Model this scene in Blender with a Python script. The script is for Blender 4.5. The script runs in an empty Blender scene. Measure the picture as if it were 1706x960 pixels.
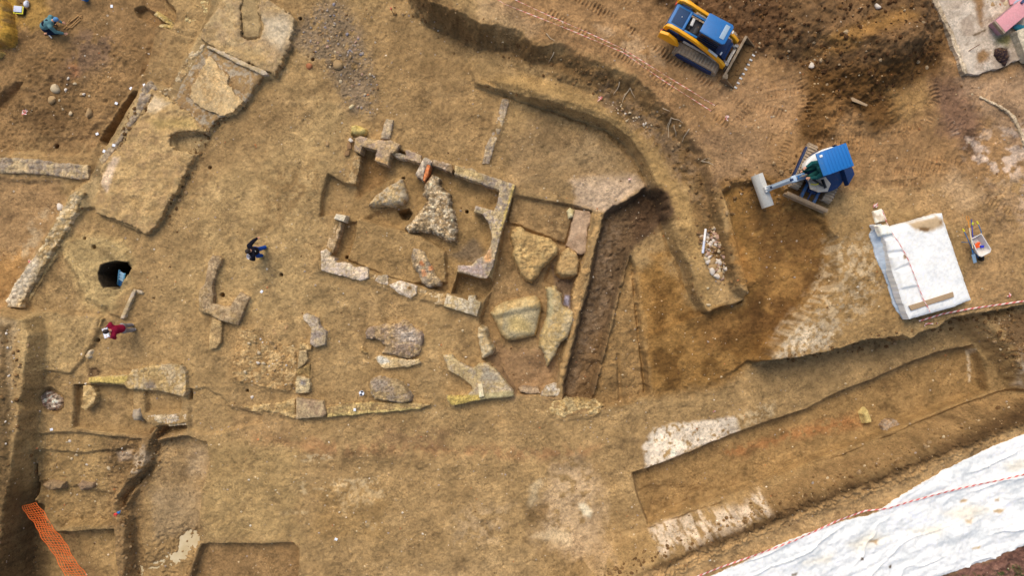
import bpy, bmesh, math, random
import numpy as np
from mathutils import Vector, Matrix
R = math.radians
rng = random.Random(7)

# ------------------------------------------------------------------ camera, sky, sun, exposure
SC = bpy.context.scene
COL = SC.collection
S, H = 36.0, 32.0                      # photo pixels per metre on the dig floor, height of the drone
cam = bpy.data.cameras.new('camera')
cam.sensor_width = 36.0
cam.lens = 36.0 * H / (1706.0 / S)
cam.clip_end = 500
co = bpy.data.objects.new('camera', cam)
co.location = (0, 0, H)
COL.objects.link(co)
SC.camera = co

SUN_EL, SUN_AZ = R(52), R(-22)         # light from the top of the picture, a little left; azimuth from +Y towards +X
world = bpy.data.worlds.new('World')
SC.world = world
world.use_nodes = True
wn = world.node_tree
sky = wn.nodes.new('ShaderNodeTexSky')
sky.sky_type = 'NISHITA'
sky.sun_disc = False
sky.sun_elevation = SUN_EL
sky.sun_rotation = SUN_AZ
sky.dust_density = 4.0
sky.air_density = 1.0
sky.ozone_density = 1.0
bg = wn.nodes['Background']
wn.links.new(sky.outputs[0], bg.inputs[0])
bg.inputs[1].default_value = 0.115
sun = bpy.data.lights.new('sun', 'SUN')
sun.energy = 1.15
sun.angle = R(38)
sun.color = (1.0, 0.93, 0.83)
so = bpy.data.objects.new('sun', sun)
d = Vector((math.sin(SUN_AZ) * math.cos(SUN_EL), math.cos(SUN_AZ) * math.cos(SUN_EL), math.sin(SUN_EL)))
so.rotation_euler = d.to_track_quat('Z', 'Y').to_euler()
so.location = d * 60
COL.objects.link(so)
SC.view_settings.view_transform = 'Standard'
SC.view_settings.look = 'None'
SC.view_settings.gamma = 1.0
SC.view_settings.use_curve_mapping = False
SC.view_settings.exposure = 0.53

# ------------------------------------------------------------------ helpers
WB = (1.0, 1.0, 1.0)
def lin1(c):
    c = c / 255.0
    return c / 12.92 if c <= 0.04045 else ((c + 0.055) / 1.055) ** 2.4
def C(r, g, b):
    return np.array([lin1(r) * WB[0], lin1(g) * WB[1], lin1(b) * WB[2]], dtype=np.float64)
def P(px, py, z=0.0):
    k = (H - z) / H / S
    return ((px - 853.0) * k, (480.0 - py) * k)

def _hash(xi, yi, seed):
    n = (xi.astype(np.int64) * 374761393 + yi.astype(np.int64) * 668265263 + seed * 1442695041) & 0xFFFFFFFF
    n = ((n ^ (n >> 13)) * 1274126177) & 0xFFFFFFFF
    n = n ^ (n >> 16)
    return (n & 0xFFFFFF).astype(np.float64) / float(0xFFFFFF)
def vnoise(x, y, seed=0):
    xf = np.floor(x); yf = np.floor(y)
    u = x - xf; v = y - yf
    u = u * u * (3 - 2 * u); v = v * v * (3 - 2 * v)
    a = _hash(xf, yf, seed); b = _hash(xf + 1, yf, seed)
    c = _hash(xf, yf + 1, seed); d_ = _hash(xf + 1, yf + 1, seed)
    return (a * (1 - u) + b * u) * (1 - v) + (c * (1 - u) + d_ * u) * v
def fbm(x, y, octv=4, seed=0, gain=0.5):
    s = 0.0; a = 1.0; t = 0.0
    for i in range(octv):
        ca, sa = math.cos(0.6 * i), math.sin(0.6 * i)
        s = s + a * (vnoise(x * ca - y * sa + 17.3 * i, x * sa + y * ca - 9.1 * i, seed + i * 13) * 2 - 1)
        t += a; a *= gain
        x = x * 2.03; y = y * 2.03
    return s / t * 1.6
def worley(x, y, seed=0):
    xf = np.floor(x); yf = np.floor(y)
    best = np.full(np.shape(x), 9.0); sec = np.full(np.shape(x), 9.0); cid = np.zeros(np.shape(x))
    for i in (-1, 0, 1):
        for j in (-1, 0, 1):
            cx = xf + i; cy = yf + j
            dx = cx + 0.15 + 0.7 * _hash(cx, cy, seed) - x
            dy = cy + 0.15 + 0.7 * _hash(cx, cy, seed + 5) - y
            dd = np.sqrt(dx * dx + dy * dy)
            m = dd < best
            sec = np.where(m, best, np.minimum(sec, dd))
            cid = np.where(m, _hash(cx, cy, seed + 9), cid)
            best = np.where(m, dd, best)
    return best, sec, cid
def sst(a, b, x):
    t = np.clip((x - a) / (b - a), 0, 1)
    return t * t * (3 - 2 * t)
def sdf(poly, X, Y):
    """signed distance to a closed polygon, negative inside"""
    d2 = np.full(X.shape, 1e9); ins = np.zeros(X.shape, bool)
    n = len(poly)
    for i in range(n):
        ax, ay = poly[i]; bx, by = poly[(i + 1) % n]
        ex, ey = bx - ax, by - ay
        L = ex * ex + ey * ey + 1e-12
        t = np.clip(((X - ax) * ex + (Y - ay) * ey) / L, 0, 1)
        qx = X - ax - t * ex; qy = Y - ay - t * ey
        d2 = np.minimum(d2, qx * qx + qy * qy)
        if ay != by:
            c = ((ay > Y) != (by > Y)) & (X < (bx - ax) * (Y - ay) / (by - ay) + ax)
            ins ^= c
    dd = np.sqrt(d2)
    return np.where(ins, -dd, dd)
def polyline(pts, X, Y):
    """distance to an open polyline and arc length of the foot point"""
    best = np.full(X.shape, 1e9); arc = np.zeros(X.shape); s0 = 0.0
    for i in range(len(pts) - 1):
        ax, ay = pts[i]; bx, by = pts[i + 1]
        ex, ey = bx - ax, by - ay
        L = math.hypot(ex, ey) + 1e-9
        t = np.clip(((X - ax) * ex + (Y - ay) * ey) / (L * L), 0, 1)
        dd = np.hypot(X - ax - t * ex, Y - ay - t * ey)
        m = dd < best
        best = np.where(m, dd, best); arc = np.where(m, s0 + t * L, arc)
        s0 += L
    return best, arc

def tag(o, label=None, cat=None, group=None, kind=None):
    if label: o['label'] = label
    if cat and not kind: kind = 'thing'
    if cat: o['category'] = cat
    if group: o['group'] = group
    if kind: o['kind'] = kind
    return o
def empty(name, loc, rz=0.0):
    o = bpy.data.objects.new(name, None)
    o.empty_display_size = 0.3
    o.location = loc; o.rotation_euler = (0, 0, rz)
    COL.objects.link(o)
    return o

# ------------------------------------------------------------------ materials
def nd(nt, t, **kw):
    n = nt.nodes.new(t)
    for k, v in kw.items(): setattr(n, k, v)
    return n
def mixc(nt, blend, fac, a, b):
    m = nd(nt, 'ShaderNodeMix', data_type='RGBA', blend_type=blend)
    for sock, v in ((m.inputs[0], fac), (m.inputs[6], a), (m.inputs[7], b)):
        if hasattr(v, 'type') and hasattr(v, 'is_linked'): nt.links.new(v, sock)
        elif isinstance(v, (int, float)): sock.default_value = v
        else: sock.default_value = (v[0], v[1], v[2], 1)
    return m.outputs[2]
def noise(nt, vec, scale, detail=4, rough=0.6, dist=0.0):
    n = nd(nt, 'ShaderNodeTexNoise')
    n.inputs['Scale'].default_value = scale; n.inputs['Detail'].default_value = detail
    n.inputs['Roughness'].default_value = rough; n.inputs['Distortion'].default_value = dist
    nt.links.new(vec, n.inputs['Vector'])
    return n.outputs['Fac']
def ramp(nt, fac, stops):
    r = nd(nt, 'ShaderNodeValToRGB')
    e = r.color_ramp.elements
    while len(e) < len(stops): e.new(0.5)
    for el, (p, v) in zip(e, stops):
        el.position = p
        el.color = (v, v, v, 1) if isinstance(v, (int, float)) else (v[0], v[1], v[2], 1)
    nt.links.new(fac, r.inputs['Fac'])
    return r.outputs['Color']
def mathn(nt, op, a, b=None):
    m = nd(nt, 'ShaderNodeMath', operation=op)
    for i, v in enumerate((a, b)):
        if v is None: continue
        if isinstance(v, (int, float)): m.inputs[i].default_value = v
        else: nt.links.new(v, m.inputs[i])
    return m.outputs[0]

def ground_material(name, speck=1.0, mott=1.0, bump=0.6, rough=0.92, grain=1.0):
    """earth or stone: colour comes from the mesh, noise adds mottling, grit and pebbles"""
    m = bpy.data.materials.new(name); m.use_nodes = True
    nt = m.node_tree; bs = nt.nodes['Principled BSDF']
    geo = nd(nt, 'ShaderNodeNewGeometry'); pos = geo.outputs['Position']
    at = nd(nt, 'ShaderNodeAttribute', attribute_name='Col')
    c = at.outputs['Color']
    n1 = noise(nt, pos, 0.9, 6, 0.65, 0.4)
    c = mixc(nt, 'MULTIPLY', 1.0, c, ramp(nt, n1, [(0.28, 1 - 0.30 * mott), (0.72, 1 + 0.24 * mott)]))
    n2 = noise(nt, pos, 4.0, 7, 0.72, 0.5)
    c = mixc(nt, 'MULTIPLY', 1.0, c, ramp(nt, n2, [(0.30, 1 - 0.40 * mott), (0.5, 1.0), (0.70, 1 + 0.26 * mott)]))
    n3 = noise(nt, pos, 11, 5, 0.8, 0.3)
    rg = ramp(nt, noise(nt, pos, 0.45, 5, 0.65, 0.8), [(0.38, 0.22), (0.64, 0.95)])
    c = mixc(nt, 'MULTIPLY', rg, c, ramp(nt, n3, [(0.34, 1 - 0.50 * grain), (0.5, 1.0), (0.66, 1 + 0.42 * grain)]))
    # dark crumbs and little pits, pale chips
    def spots(scale, size, seed):
        vo = nd(nt, 'ShaderNodeTexVoronoi'); vo.inputs['Scale'].default_value = scale
        mp = nd(nt, 'ShaderNodeMapping'); mp.inputs['Location'].default_value = (seed, seed * 1.7, 0); nt.links.new(pos, mp.inputs[0])
        nt.links.new(mp.outputs[0], vo.inputs['Vector'])
        sep = nd(nt, 'ShaderNodeSeparateColor'); nt.links.new(vo.outputs['Color'], sep.inputs[0])
        r2 = mathn(nt, 'MULTIPLY', sep.outputs[0], sep.outputs[0]); r4 = mathn(nt, 'MULTIPLY', r2, r2)
        sz = mathn(nt, 'MULTIPLY', mathn(nt, 'MULTIPLY', r4, size), ramp(nt, noise(nt, pos, 0.6 + seed * .1, 3, 0.6), [(0.35, 0.25), (0.65, 1.3)]))
        k = mathn(nt, 'MULTIPLY', mathn(nt, 'SUBTRACT', sz, vo.outputs['Distance']), 30); k.node.use_clamp = True
        return k, sep.outputs[1]
    kd, _ = spots(5.0, 0.22 * speck, 3.0)
    c = mixc(nt, 'MULTIPLY', mathn(nt, 'MULTIPLY', kd, .6), c, (0.42, 0.40, 0.38))
    peb, pv = spots(4.5, 0.17 * speck, 0.0)
    c = mixc(nt, 'MIX', mathn(nt, 'MULTIPLY', peb, .85), c, mixc(nt, 'MIX', pv, (0.60, 0.50, 0.36), (0.36, 0.26, 0.17)))
    nt.links.new(c, bs.inputs['Base Color'])
    bs.inputs['Roughness'].default_value = rough
    bs.inputs['Specular IOR Level'].default_value = 0.15
    hsum = mathn(nt, 'ADD', mathn(nt, 'MULTIPLY', n2, 0.08), mathn(nt, 'MULTIPLY', n3, 0.035))
    hsum = mathn(nt, 'ADD', hsum, mathn(nt, 'MULTIPLY', peb, 0.02))
    b = nd(nt, 'ShaderNodeBump'); b.inputs['Strength'].default_value = bump; b.inputs['Distance'].default_value = 1.0
    nt.links.new(hsum, b.inputs['Height'])
    nt.links.new(b.outputs[0], bs.inputs['Normal'])
    return m
M_EARTH = ground_material('earth', 1.25, 1.0, 0.8)
M_STONE = ground_material('weathered_stone', 0.4, 0.75, 0.8, 0.88, 1.1)
M_SPOIL = ground_material('loose_soil', 0.7, 0.8, 1.0, 0.95, 1.2)

def paint(name, rgb, rough=0.5, metal=0.0, dirt=0.25, dirt_rgb=(120, 92, 58), scale=6.0, spec=0.4):
    """painted or moulded surface with patches of dried mud and slight unevenness"""
    m = bpy.data.materials.new(name); m.use_nodes = True
    nt = m.node_tree; bs = nt.nodes['Principled BSDF']
    tc = nd(nt, 'ShaderNodeTexCoord'); v = tc.outputs['Object']
    n1 = noise(nt, v, scale, 5, 0.65)
    n2 = noise(nt, v, scale * 5, 4, 0.7)
    base = mixc(nt, 'MULTIPLY', 1.0, C(*rgb), ramp(nt, n2, [(0.3, 0.85), (0.7, 1.1)]))
    k = ramp(nt, n1, [(0.62 - 0.3 * dirt, 0.0), (0.80 - 0.1 * dirt, min(1.0, dirt * 2.2))])
    c = mixc(nt, 'MIX', k, base, C(*dirt_rgb))
    nt.links.new(c, bs.inputs['Base Color'])
    rr = nd(nt, 'ShaderNodeMapRange'); rr.inputs[3].default_value = rough; rr.inputs[4].default_value = 0.9
    nt.links.new(k, rr.inputs[0]); nt.links.new(rr.outputs[0], bs.inputs['Roughness'])
    bs.inputs['Metallic'].default_value = metal
    bs.inputs['Specular IOR Level'].default_value = spec
    return m
M = {}
def mat(name, *a, **k):
    if name not in M: M[name] = paint(name, *a, **k)
    return M[name]
# ------------------------------------------------------------------ the ground, one sheet
def axis(half, step, far, growth=1.22):
    a = list(np.arange(0, half + step, step)); s = step
    while a[-1] < far:
        s *= growth; a.append(a[-1] + s)
    a = np.array(a)
    return np.concatenate([-a[:0:-1], a])
gx = axis(25.2, 0.035, 90); gy = axis(14.2, 0.035, 90)
NX, NY = len(gx), len(gy)
GX, GY = np.meshgrid(gx, gy)                      # [j, i]
HT = np.zeros_like(GX)
WARP = fbm(GX * 1.1, GY * 1.1, 4, 3) * 0.6 + fbm(GX * 4.5, GY * 4.5, 3, 4) * 0.4
WARP2 = fbm(GX * 3.1, GY * 3.1, 4, 31)

def window(poly, m):
    xs = [p[0] for p in poly]; ys = [p[1] for p in poly]
    i0 = max(0, np.searchsorted(gx, min(xs) - m) - 1); i1 = min(NX, np.searchsorted(gx, max(xs) + m) + 1)
    j0 = max(0, np.searchsorted(gy, min(ys) - m) - 1); j1 = min(NY, np.searchsorted(gy, max(ys) + m) + 1)
    return slice(j0, j1), slice(i0, i1)
def lvl(pp, z, zr=0.0, w=4, way='in', warp=2.0, mode='set', amt=1.0):
    """level the ground inside a polygon (photo pixels, its rim at height zr); the side slopes over w pixels"""
    poly = [P(a, b, zr) for a, b in pp]
    wm = max(w, 1.2) / S; wa = warp / S
    sl = window(poly, (wm + wa * 2 + 0.1) if way == 'out' else wa * 2 + 0.1)
    X, Y = GX[sl], GY[sl]
    if X.size == 0: return
    d = sdf(poly, X, Y) + WARP[sl] * wa
    t = 1 - np.clip(d / wm, 0, 1) if way == 'out' else np.clip(-d / wm, 0, 1)
    if w > 25: t = t * t * (3 - 2 * t)
    zz = z(X, Y) if callable(z) else z
    h = HT[sl]
    if mode == 'add': HT[sl] = h + t * zz * amt
    elif mode == 'max': HT[sl] = np.maximum(h, h * (1 - t) + zz * t)
    elif mode == 'min': HT[sl] = np.minimum(h, h * (1 - t) + zz * t)
    else: HT[sl] = h * (1 - t * amt) + zz * t * amt
def plane(p0, z0, p1, z1):
    """height running linearly from z0 at pixel p0 to z1 at pixel p1"""
    a = P(*p0, z0); b = P(*p1, z1)
    ex, ey = b[0] - a[0], b[1] - a[1]; L = ex * ex + ey * ey
    return lambda X, Y: z0 + (z1 - z0) * np.clip(((X - a[0]) * ex + (Y - a[1]) * ey) / L, 0, 1)
def hole(px, py, r, depth, z=0.0):
    n = 10
    lvl([(px + r * math.cos(6.283 * i / n), py + r * math.sin(6.283 * i / n)) for i in range(n)], -depth, z, 1.2, 'in', 0.6, 'add')

# north-west excavation area, a shade lower
lvl([(-300, -300), (330, -300), (250, 110), (200, 180), (150, 262), (-300, 250)], -0.3, 0, 8, 'in', 4)
lvl([(-300, 292), (100, 300), (118, 325), (60, 420), (10, 505), (-300, 500)], -0.12, 0, 6, 'in', 3)
lvl([(-20, 60), (62, 55), (52, 85), (38, 105), (40, 118), (15, 125), (-40, 140), (-300, 140), (-300, 60)], -0.38, -.3, 12, 'in', 4)
lvl([(44, 82), (85, 45), (200, 60), (250, 110), (230, 150), (150, 230), (60, 240), (20, 190), (40, 120)], 0.08, -.3, 7, 'in', 4, 'add')
lvl([(-20, 172), (8, 148), (26, 134), (38, 136), (30, 152), (8, 180), (-20, 195)], -0.65, -.3, 7, 'in', 2)
lvl([(222, 15), (240, 8), (298, 45), (292, 54), (264, 46), (228, 30)], -0.62, -.3, 5, 'in', 1.5)
lvl([(298, 44), (300, 20), (258, -20), (240, -40), (236, 6)], -0.42, -.3, 4, 'in', 2)
lvl([(166, 234), (172, 218), (192, 196), (204, 176), (222, 157), (236, 153), (230, 172), (207, 208), (192, 236), (182, 247), (170, 241)], -1.0, -.25, 6, 'in', 2)
lvl([(250, 70), (270, 60), (255, 100), (245, 130), (238, 128), (240, 100)], -0.08, -.3, 6, 'in', 3, 'add')
# ground between the big slab and the left trench
lvl([(100, 400), (118, 392), (160, 384), (205, 398), (224, 430), (218, 470), (202, 498), (186, 520), (140, 502), (126, 462), (106, 432)], 0.18, 0, 10, 'in', 3, 'add')
lvl([(58, 520), (100, 522), (166, 530), (160, 555), (149, 581), (134, 602), (117, 621), (62, 615)], 0.16, .15, 4, 'out', 2)
lvl([(182, 495), (222, 482), (206, 530), (184, 522)], 0.12, .1, 4, 'out', 1)
# left bank and the long trench beside it
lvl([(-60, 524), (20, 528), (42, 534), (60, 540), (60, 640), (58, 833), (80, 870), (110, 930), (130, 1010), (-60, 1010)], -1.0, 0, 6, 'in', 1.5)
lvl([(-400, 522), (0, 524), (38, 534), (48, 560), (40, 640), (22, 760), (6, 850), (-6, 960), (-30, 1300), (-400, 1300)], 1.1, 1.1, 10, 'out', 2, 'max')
# rooms and steps in the lower left corner
lvl([(124, 641), (140, 640), (208, 643), (222, 652), (221, 680), (246, 704), (262, 712), (248, 728), (121, 714)], -0.4, 0, 3, 'in', 1)
lvl([(238, 650), (262, 650), (290, 658), (303, 668), (300, 690), (241, 690)], -0.28, 0, 5, 'in', 2)
lvl([(58, 662), (70, 645), (86, 645), (108, 660), (106, 679), (93, 692), (73, 686), (63, 677)], -0.45, 0, 4, 'in', 1)
lvl([(60, 722), (120, 718), (236, 732), (234, 760), (205, 812), (190, 840), (200, 876), (104, 879), (66, 838)], -0.24, 0, 5, 'in', 2)
lvl([(62, 748), (140, 752), (232, 742), (236, 760), (206, 812), (190, 836), (60, 832)], -0.42, -.24, 6, 'in', 4)
lvl([(62, 800), (130, 806), (190, 822), (192, 870), (110, 876), (66, 840)], -0.56, -.4, 6, 'in', 4)
lvl([(103, 880), (200, 876), (212, 980), (150, 1100), (60, 1100)], -0.85, -.5, 4, 'in', 2)
lvl([(340, 645), (372, 660), (386, 678), (412, 682), (440, 690), (440, 705), (344, 728), (313, 718), (313, 650)], -0.14, 0, 5, 'in', 2)
lvl([(312, 648), (319, 648), (318, 668), (312, 668)], -0.5, 0, 2, 'in', .5)
lvl([(265, 733), (309, 726), (345, 737), (350, 774), (336, 819), (332, 870), (334, 902), (300, 990), (215, 990), (213, 905), (205, 850), (222, 812), (250, 760)], -0.62, 0, 5, 'in', 2)
lvl([(261, 709), (312, 704), (312, 722), (280, 728), (264, 735), (264, 752), (250, 790), (222, 822), (207, 850), (222, 876), (229, 905), (232, 990), (213, 990), (207, 922), (207, 872), (193, 853), (187, 836), (206, 812), (237, 781), (247, 743)], -0.76, 0, 9, 'in', 3)
lvl([(335, 905), (440, 907), (489, 904), (500, 915), (494, 1010), (300, 1010)], -0.42, 0, 4, 'in', 1.5)
# the corridor and the middle
lvl([(345, 430), (420, 300), (520, 200), (560, 260), (530, 340), (520, 430), (420, 470)], 0.06, 0, 40, 'in', 10, 'add')
lvl([(640, 345), (690, 345), (720, 380), (700, 440), (620, 430), (580, 380)], 0.05, 0, 20, 'in', 6, 'add')
# rooms of the ruined house
lvl([(598, 240), (660, 245), (705, 268), (755, 284), (800, 306), (834, 318), (823, 390), (812, 436), (764, 448), (750, 492), (690, 475), (640, 462), (590, 442), (555, 432), (558, 400), (566, 368), (590, 307)], -0.42, 0, 3, 'in', 1)
lvl([(596, 366), (640, 376), (700, 395), (740, 420), (742, 470), (690, 470), (640, 458), (600, 440), (580, 432), (592, 395)], -0.08, -.1, 4, 'out', 1.5, 'max')
lvl([(604, 250), (622, 252), (624, 270), (648, 278), (665, 290), (650, 300), (620, 320), (598, 330), (590, 320), (598, 280)], -0.55, -.25, 5, 'in', 2)
lvl([(545, 287), (575, 305), (592, 307), (600, 330), (610, 345), (596, 366), (556, 359), (531, 362), (534, 330)], -0.4, 0, 3, 'in', 1)
lvl([(569, 369), (594, 368), (590, 395), (580, 430), (576, 438), (557, 433), (552, 424), (562, 395)], -0.6, -.1, 3, 'in', 1)
lvl([(600, 367), (620, 352), (650, 344), (680, 346), (688, 355), (681, 368), (664, 381), (645, 380), (625, 373)], -0.6, -.2, 7, 'in', 1)
lvl([(662, 352), (682, 347), (688, 356), (680, 368), (668, 366)], -1.3, -.5, 5, 'in', 1)
lvl([(762, 454), (800, 462), (818, 462), (826, 480), (806, 500), (793, 500), (780, 500), (750, 490)], -0.85, -.15, 4, 'in', 1)
# east room with the fallen boulders
lvl([(846, 322), (960, 343), (988, 352), (975, 430), (955, 500), (950, 560), (932, 620), (925, 662), (860, 660), (828, 612), (805, 600), (798, 530), (806, 505), (822, 455)], -0.5, 0, 6, 'in', 2)
lvl([(858, 318), (905, 324), (955, 340), (948, 372), (940, 405), (900, 388), (868, 374), (848, 370)], -0.28, -.3, 4, 'out', 2, 'max')
lvl([(915, 440), (960, 462), (958, 470), (950, 518), (938, 505), (930, 482), (905, 470)], -0.75, -.5, 5, 'in', 2)
# north-east room, slightly dug
lvl([(846, 168), (900, 175), (1000, 210), (1060, 260), (1085, 300), (1040, 335), (1004, 352), (960, 342), (860, 312), (812, 280)], -0.1, 0, 10, 'in', 4)
lvl([(930, 296), (990, 285), (1030, 300), (1060, 306), (1040, 330), (1002, 350), (960, 340)], 0.06, 0, 8, 'in', 6, 'add')
# bench, then the modern ground surface above it
lvl([(790, 128), (815, 137), (860, 151), (926, 172), (978, 189), (1019, 206), (1053, 234), (1081, 276), (1105, 327), (1116, 368), (1132, 413), (1146, 440), (1163, 496), (1178, 520), (1201, 522), (1240, 498), (1300, 470), (1400, 300), (1300, -100), (800, -100), (770, 60)], plane((775, 95), .05, (905, 160), 1.1), 1.0, 5, 'out', 3, 'max')
lvl([(800, 134), (860, 153), (926, 174), (978, 191), (1019, 208), (1053, 236), (1081, 278), (1100, 327), (1112, 368), (1128, 413), (1142, 440), (1158, 496), (1150, 500), (1110, 420), (1085, 330), (1060, 280), (1030, 246), (990, 216), (900, 184), (830, 160)], -.26, 0, 11, 'in', 3, 'add')
lvl([(760, 60), (830, 100), (900, 118), (980, 140), (1060, 190), (1120, 240), (1158, 320), (1176, 370), (1200, 440), (1220, 480), (1205, 470), (1165, 400), (1140, 320), (1080, 240), (980, 170), (880, 135)], -0.18, .7, 14, 'in', 3, 'add')
U1 = [(640, -300), (690, -30), (716, 0), (767, 20), (800, 40), (860, 50), (898, 76), (943, 72), (984, 98), (1019, 118), (1060, 131), (1094, 163), (1132, 190), (1160, 222), (1400, 250), (1600, -300)]
lvl(U1, 1.75, 1.75, 22, 'out', 5, 'max')
U2 = [(900, -300), (1010, 60), (1160, 222), (1176, 262), (1190, 312), (1205, 379), (1219, 440), (1231, 480), (1250, 492), (1300, 490), (1341, 513), (1307, 550), (1268, 592), (1272, 602), (1300, 599), (1369, 588), (1438, 568), (1505, 558), (1516, 566), (1530, 556), (1562, 547), (1582, 531), (1627, 523), (1706, 509), (2300, 420), (2300, -300)]
lvl(U2, 1.75, 1.75, 8, 'out', 3, 'max')
lvl([(1194, 322), (1215, 310), (1260, 300), (1330, 345), (1385, 400), (1382, 470), (1350, 510), (1310, 550), (1276, 590), (1262, 606), (1200, 645), (1085, 660), (1070, 560), (1160, 525), (1236, 500), (1234, 478), (1212, 385)],
    plane((1310, 330), 1.5, (1140, 610), 0.02), 1.0, 6, 'in', 3)
lvl([(1198, 330), (1214, 326), (1222, 380), (1240, 440), (1265, 470), (1240, 494), (1233, 482), (1214, 400)], 0.16, 1.2, 9, 'in', 3, 'add')
lvl([(1200, 640), (1262, 606), (1300, 606), (1380, 590), (1440, 572), (1300, 680), (1100, 680)], 0.03, .05, 6, 'in', 3)
# east trenches beside the bench
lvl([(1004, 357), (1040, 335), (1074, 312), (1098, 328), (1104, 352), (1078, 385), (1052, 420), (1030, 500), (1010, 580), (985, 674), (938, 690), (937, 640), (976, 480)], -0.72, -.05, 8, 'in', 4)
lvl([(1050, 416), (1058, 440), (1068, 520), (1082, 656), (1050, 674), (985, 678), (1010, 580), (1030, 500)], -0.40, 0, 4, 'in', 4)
lvl([(1052, 437), (1060, 440), (1070, 520), (1083, 655), (1075, 660), (1062, 560)], -0.2, -.1, 4, 'in', 1.5, 'add')
lvl([(1044, 424), (1034, 500), (1012, 590), (990, 672), (982, 672), (1004, 585), (1026, 500), (1036, 440)], -0.2, -.3, 6, 'in', 1.5, 'add')
lvl([(1024, 588), (1034, 588), (1040, 672), (1030, 676)], -0.14, -.4, 4, 'in', 2, 'add')
# south-east: the strip, the long sunken trench, the ledge and the far bank
lvl([(1053, 788), (1077, 780), (1129, 760), (1225, 722), (1280, 702), (1345, 681), (1403, 650), (1458, 630), (1506, 608), (1558, 588), (1622, 574), (1640, 600), (1651, 654), (1568, 685), (1503, 712), (1455, 733), (1359, 767), (1266, 809), (1201, 833), (1149, 850), (1080, 877), (1062, 830)], -0.62, 0, 4, 'in', 1.5)
lvl([(1070, 812), (1110, 800), (1200, 812), (1180, 840), (1140, 852), (1086, 872)], -0.12, -.6, 12, 'in', 5, 'add')
lvl([(1651, 656), (1706, 640), (1760, 630), (1760, 672), (1706, 676), (1560, 715), (1450, 765), (1260, 842), (1140, 890), (1078, 915), (1082, 880), (1266, 812), (1455, 736), (1568, 688)], -0.14, 0, 3, 'in', 1.5)
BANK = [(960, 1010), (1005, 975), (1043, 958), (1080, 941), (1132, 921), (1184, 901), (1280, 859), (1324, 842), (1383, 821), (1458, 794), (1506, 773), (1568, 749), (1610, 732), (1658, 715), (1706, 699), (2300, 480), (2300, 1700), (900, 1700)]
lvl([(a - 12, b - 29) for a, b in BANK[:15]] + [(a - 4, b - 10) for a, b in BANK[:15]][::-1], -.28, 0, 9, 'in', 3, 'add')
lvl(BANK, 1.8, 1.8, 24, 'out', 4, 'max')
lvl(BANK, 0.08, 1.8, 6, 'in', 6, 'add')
lvl([(1634, 530), (1670, 524), (1700, 512), (2300, 420), (2300, 640), (1720, 640), (1690, 590)], 1.1, .9, 26, 'out', 4, 'max')
# well, post-holes
lvl([(169, 470), (165, 456), (170, 445), (181, 438), (196, 435), (210, 438), (217, 447), (213, 457), (206, 466), (200, 477), (192, 482), (182, 479), (174, 479)], -4.5, .15, 2, 'in', 1.2)
for a, b, r_ in ((160, 412, 4), (145, 398, 3), (87, 242, 4.5), (349, 279, 3), (370, 492, 4), (412, 652, 3), (521, 99, 3), (501, 31, 2.6), (469, 458, 3), (777, 351, 3.4), (573, 428, 3.2), (670, 295, 3), (163, 567, 4), (256, 497, 2)):
    hole(a, b, r_, 0.6)
lvl([(149, 615), (160, 612), (168, 620), (164, 628), (150, 628)], -0.1, 0, 3, 'in', 1, 'add')

# spoil heap in the north-east corner
lvl([(1255, -300), (1262, 10), (1272, 80), (1300, 102), (1345, 112), (1392, 168), (1440, 190), (1500, 150), (1560, 100), (1575, 40), (1560, -20), (1540, -300)], 0.75, 1.75, 60, 'in', 12, 'add')
lvl([(1360, 70), (1420, 40), (1490, 20), (1530, 30), (1555, 60), (1550, 100), (1500, 130), (1440, 110), (1400, 85)], 0.6, 2.3, 40, 'in', 8, 'add')
lvl([(1330, 130), (1400, 120), (1440, 180), (1480, 170), (1500, 200), (1450, 230), (1400, 220), (1345, 250), (1325, 230)], 0.15, 1.75, 20, 'in', 8, 'add')
lvl([(1080, -300), (1085, 0), (1130, 22), (1180, 32), (1240, 62), (1262, 80), (1262, -300)], 0.22, 1.75, 14, 'in', 8, 'add')

# relief: broad swell, lumps, grit
HT += fbm(GX * 13.0, GY * 13.0, 2, 54) * .012
HT += fbm(GX * 0.35, GY * 0.35, 3, 51) * 0.07 + fbm(GX * 1.6, GY * 1.6, 4, 52) * 0.045 + fbm(GX * 7.0, GY * 7.0, 3, 53) * 0.016
def zone(pp, z, soft):
    poly = [P(a, b, z) for a, b in pp]
    sl = window(poly, soft / S + .5)
    return sl, 1 - sst(-soft / S, soft / S, sdf(poly, GX[sl], GY[sl]) + WARP[sl] * .5 * soft / S)
def rough(pp, z, soft, f, amp, cob=0.0):
    sl, t = zone(pp, z, soft)
    X, Y = GX[sl], GY[sl]
    HT[sl] += t * np.abs(fbm(X * f, Y * f, 4, 61)) * amp
    if cob:
        b, s_, c_ = worley(X * f * 1.3, Y * f * 1.3, 62)
        HT[sl] += t * cob * np.clip(.55 - b, 0, 1) * sst(.3, .8, c_)
HEAP = [(1090, -300), (1095, 0), (1180, 30), (1262, 90), (1300, 104), (1345, 112), (1392, 170), (1440, 190), (1500, 150), (1560, 105), (1580, 40), (1560, -300)]
rough(HEAP, 1.9, 24, 2.2, 0.15, 0.06)
rough([(1325, 120), (1400, 110), (1500, 150), (1510, 210), (1450, 235), (1340, 250)], 1.75, 20, 2.6, 0.14, .1)
rough([(1540, 130), (1640, 130), (1706, 240), (1800, 400), (1600, 330), (1560, 240)], 1.75, 40, 4.0, 0.05, .05)
rough([(1500, 990), (1706, 895), (1900, 820), (1900, 1200)], 1.3, 14, 3.0, 0.16, .2)
rough([(40, 60), (250, 60), (240, 150), (160, 245), (0, 250), (0, 130)], -.3, 30, 4.0, 0.07, .08)
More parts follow.
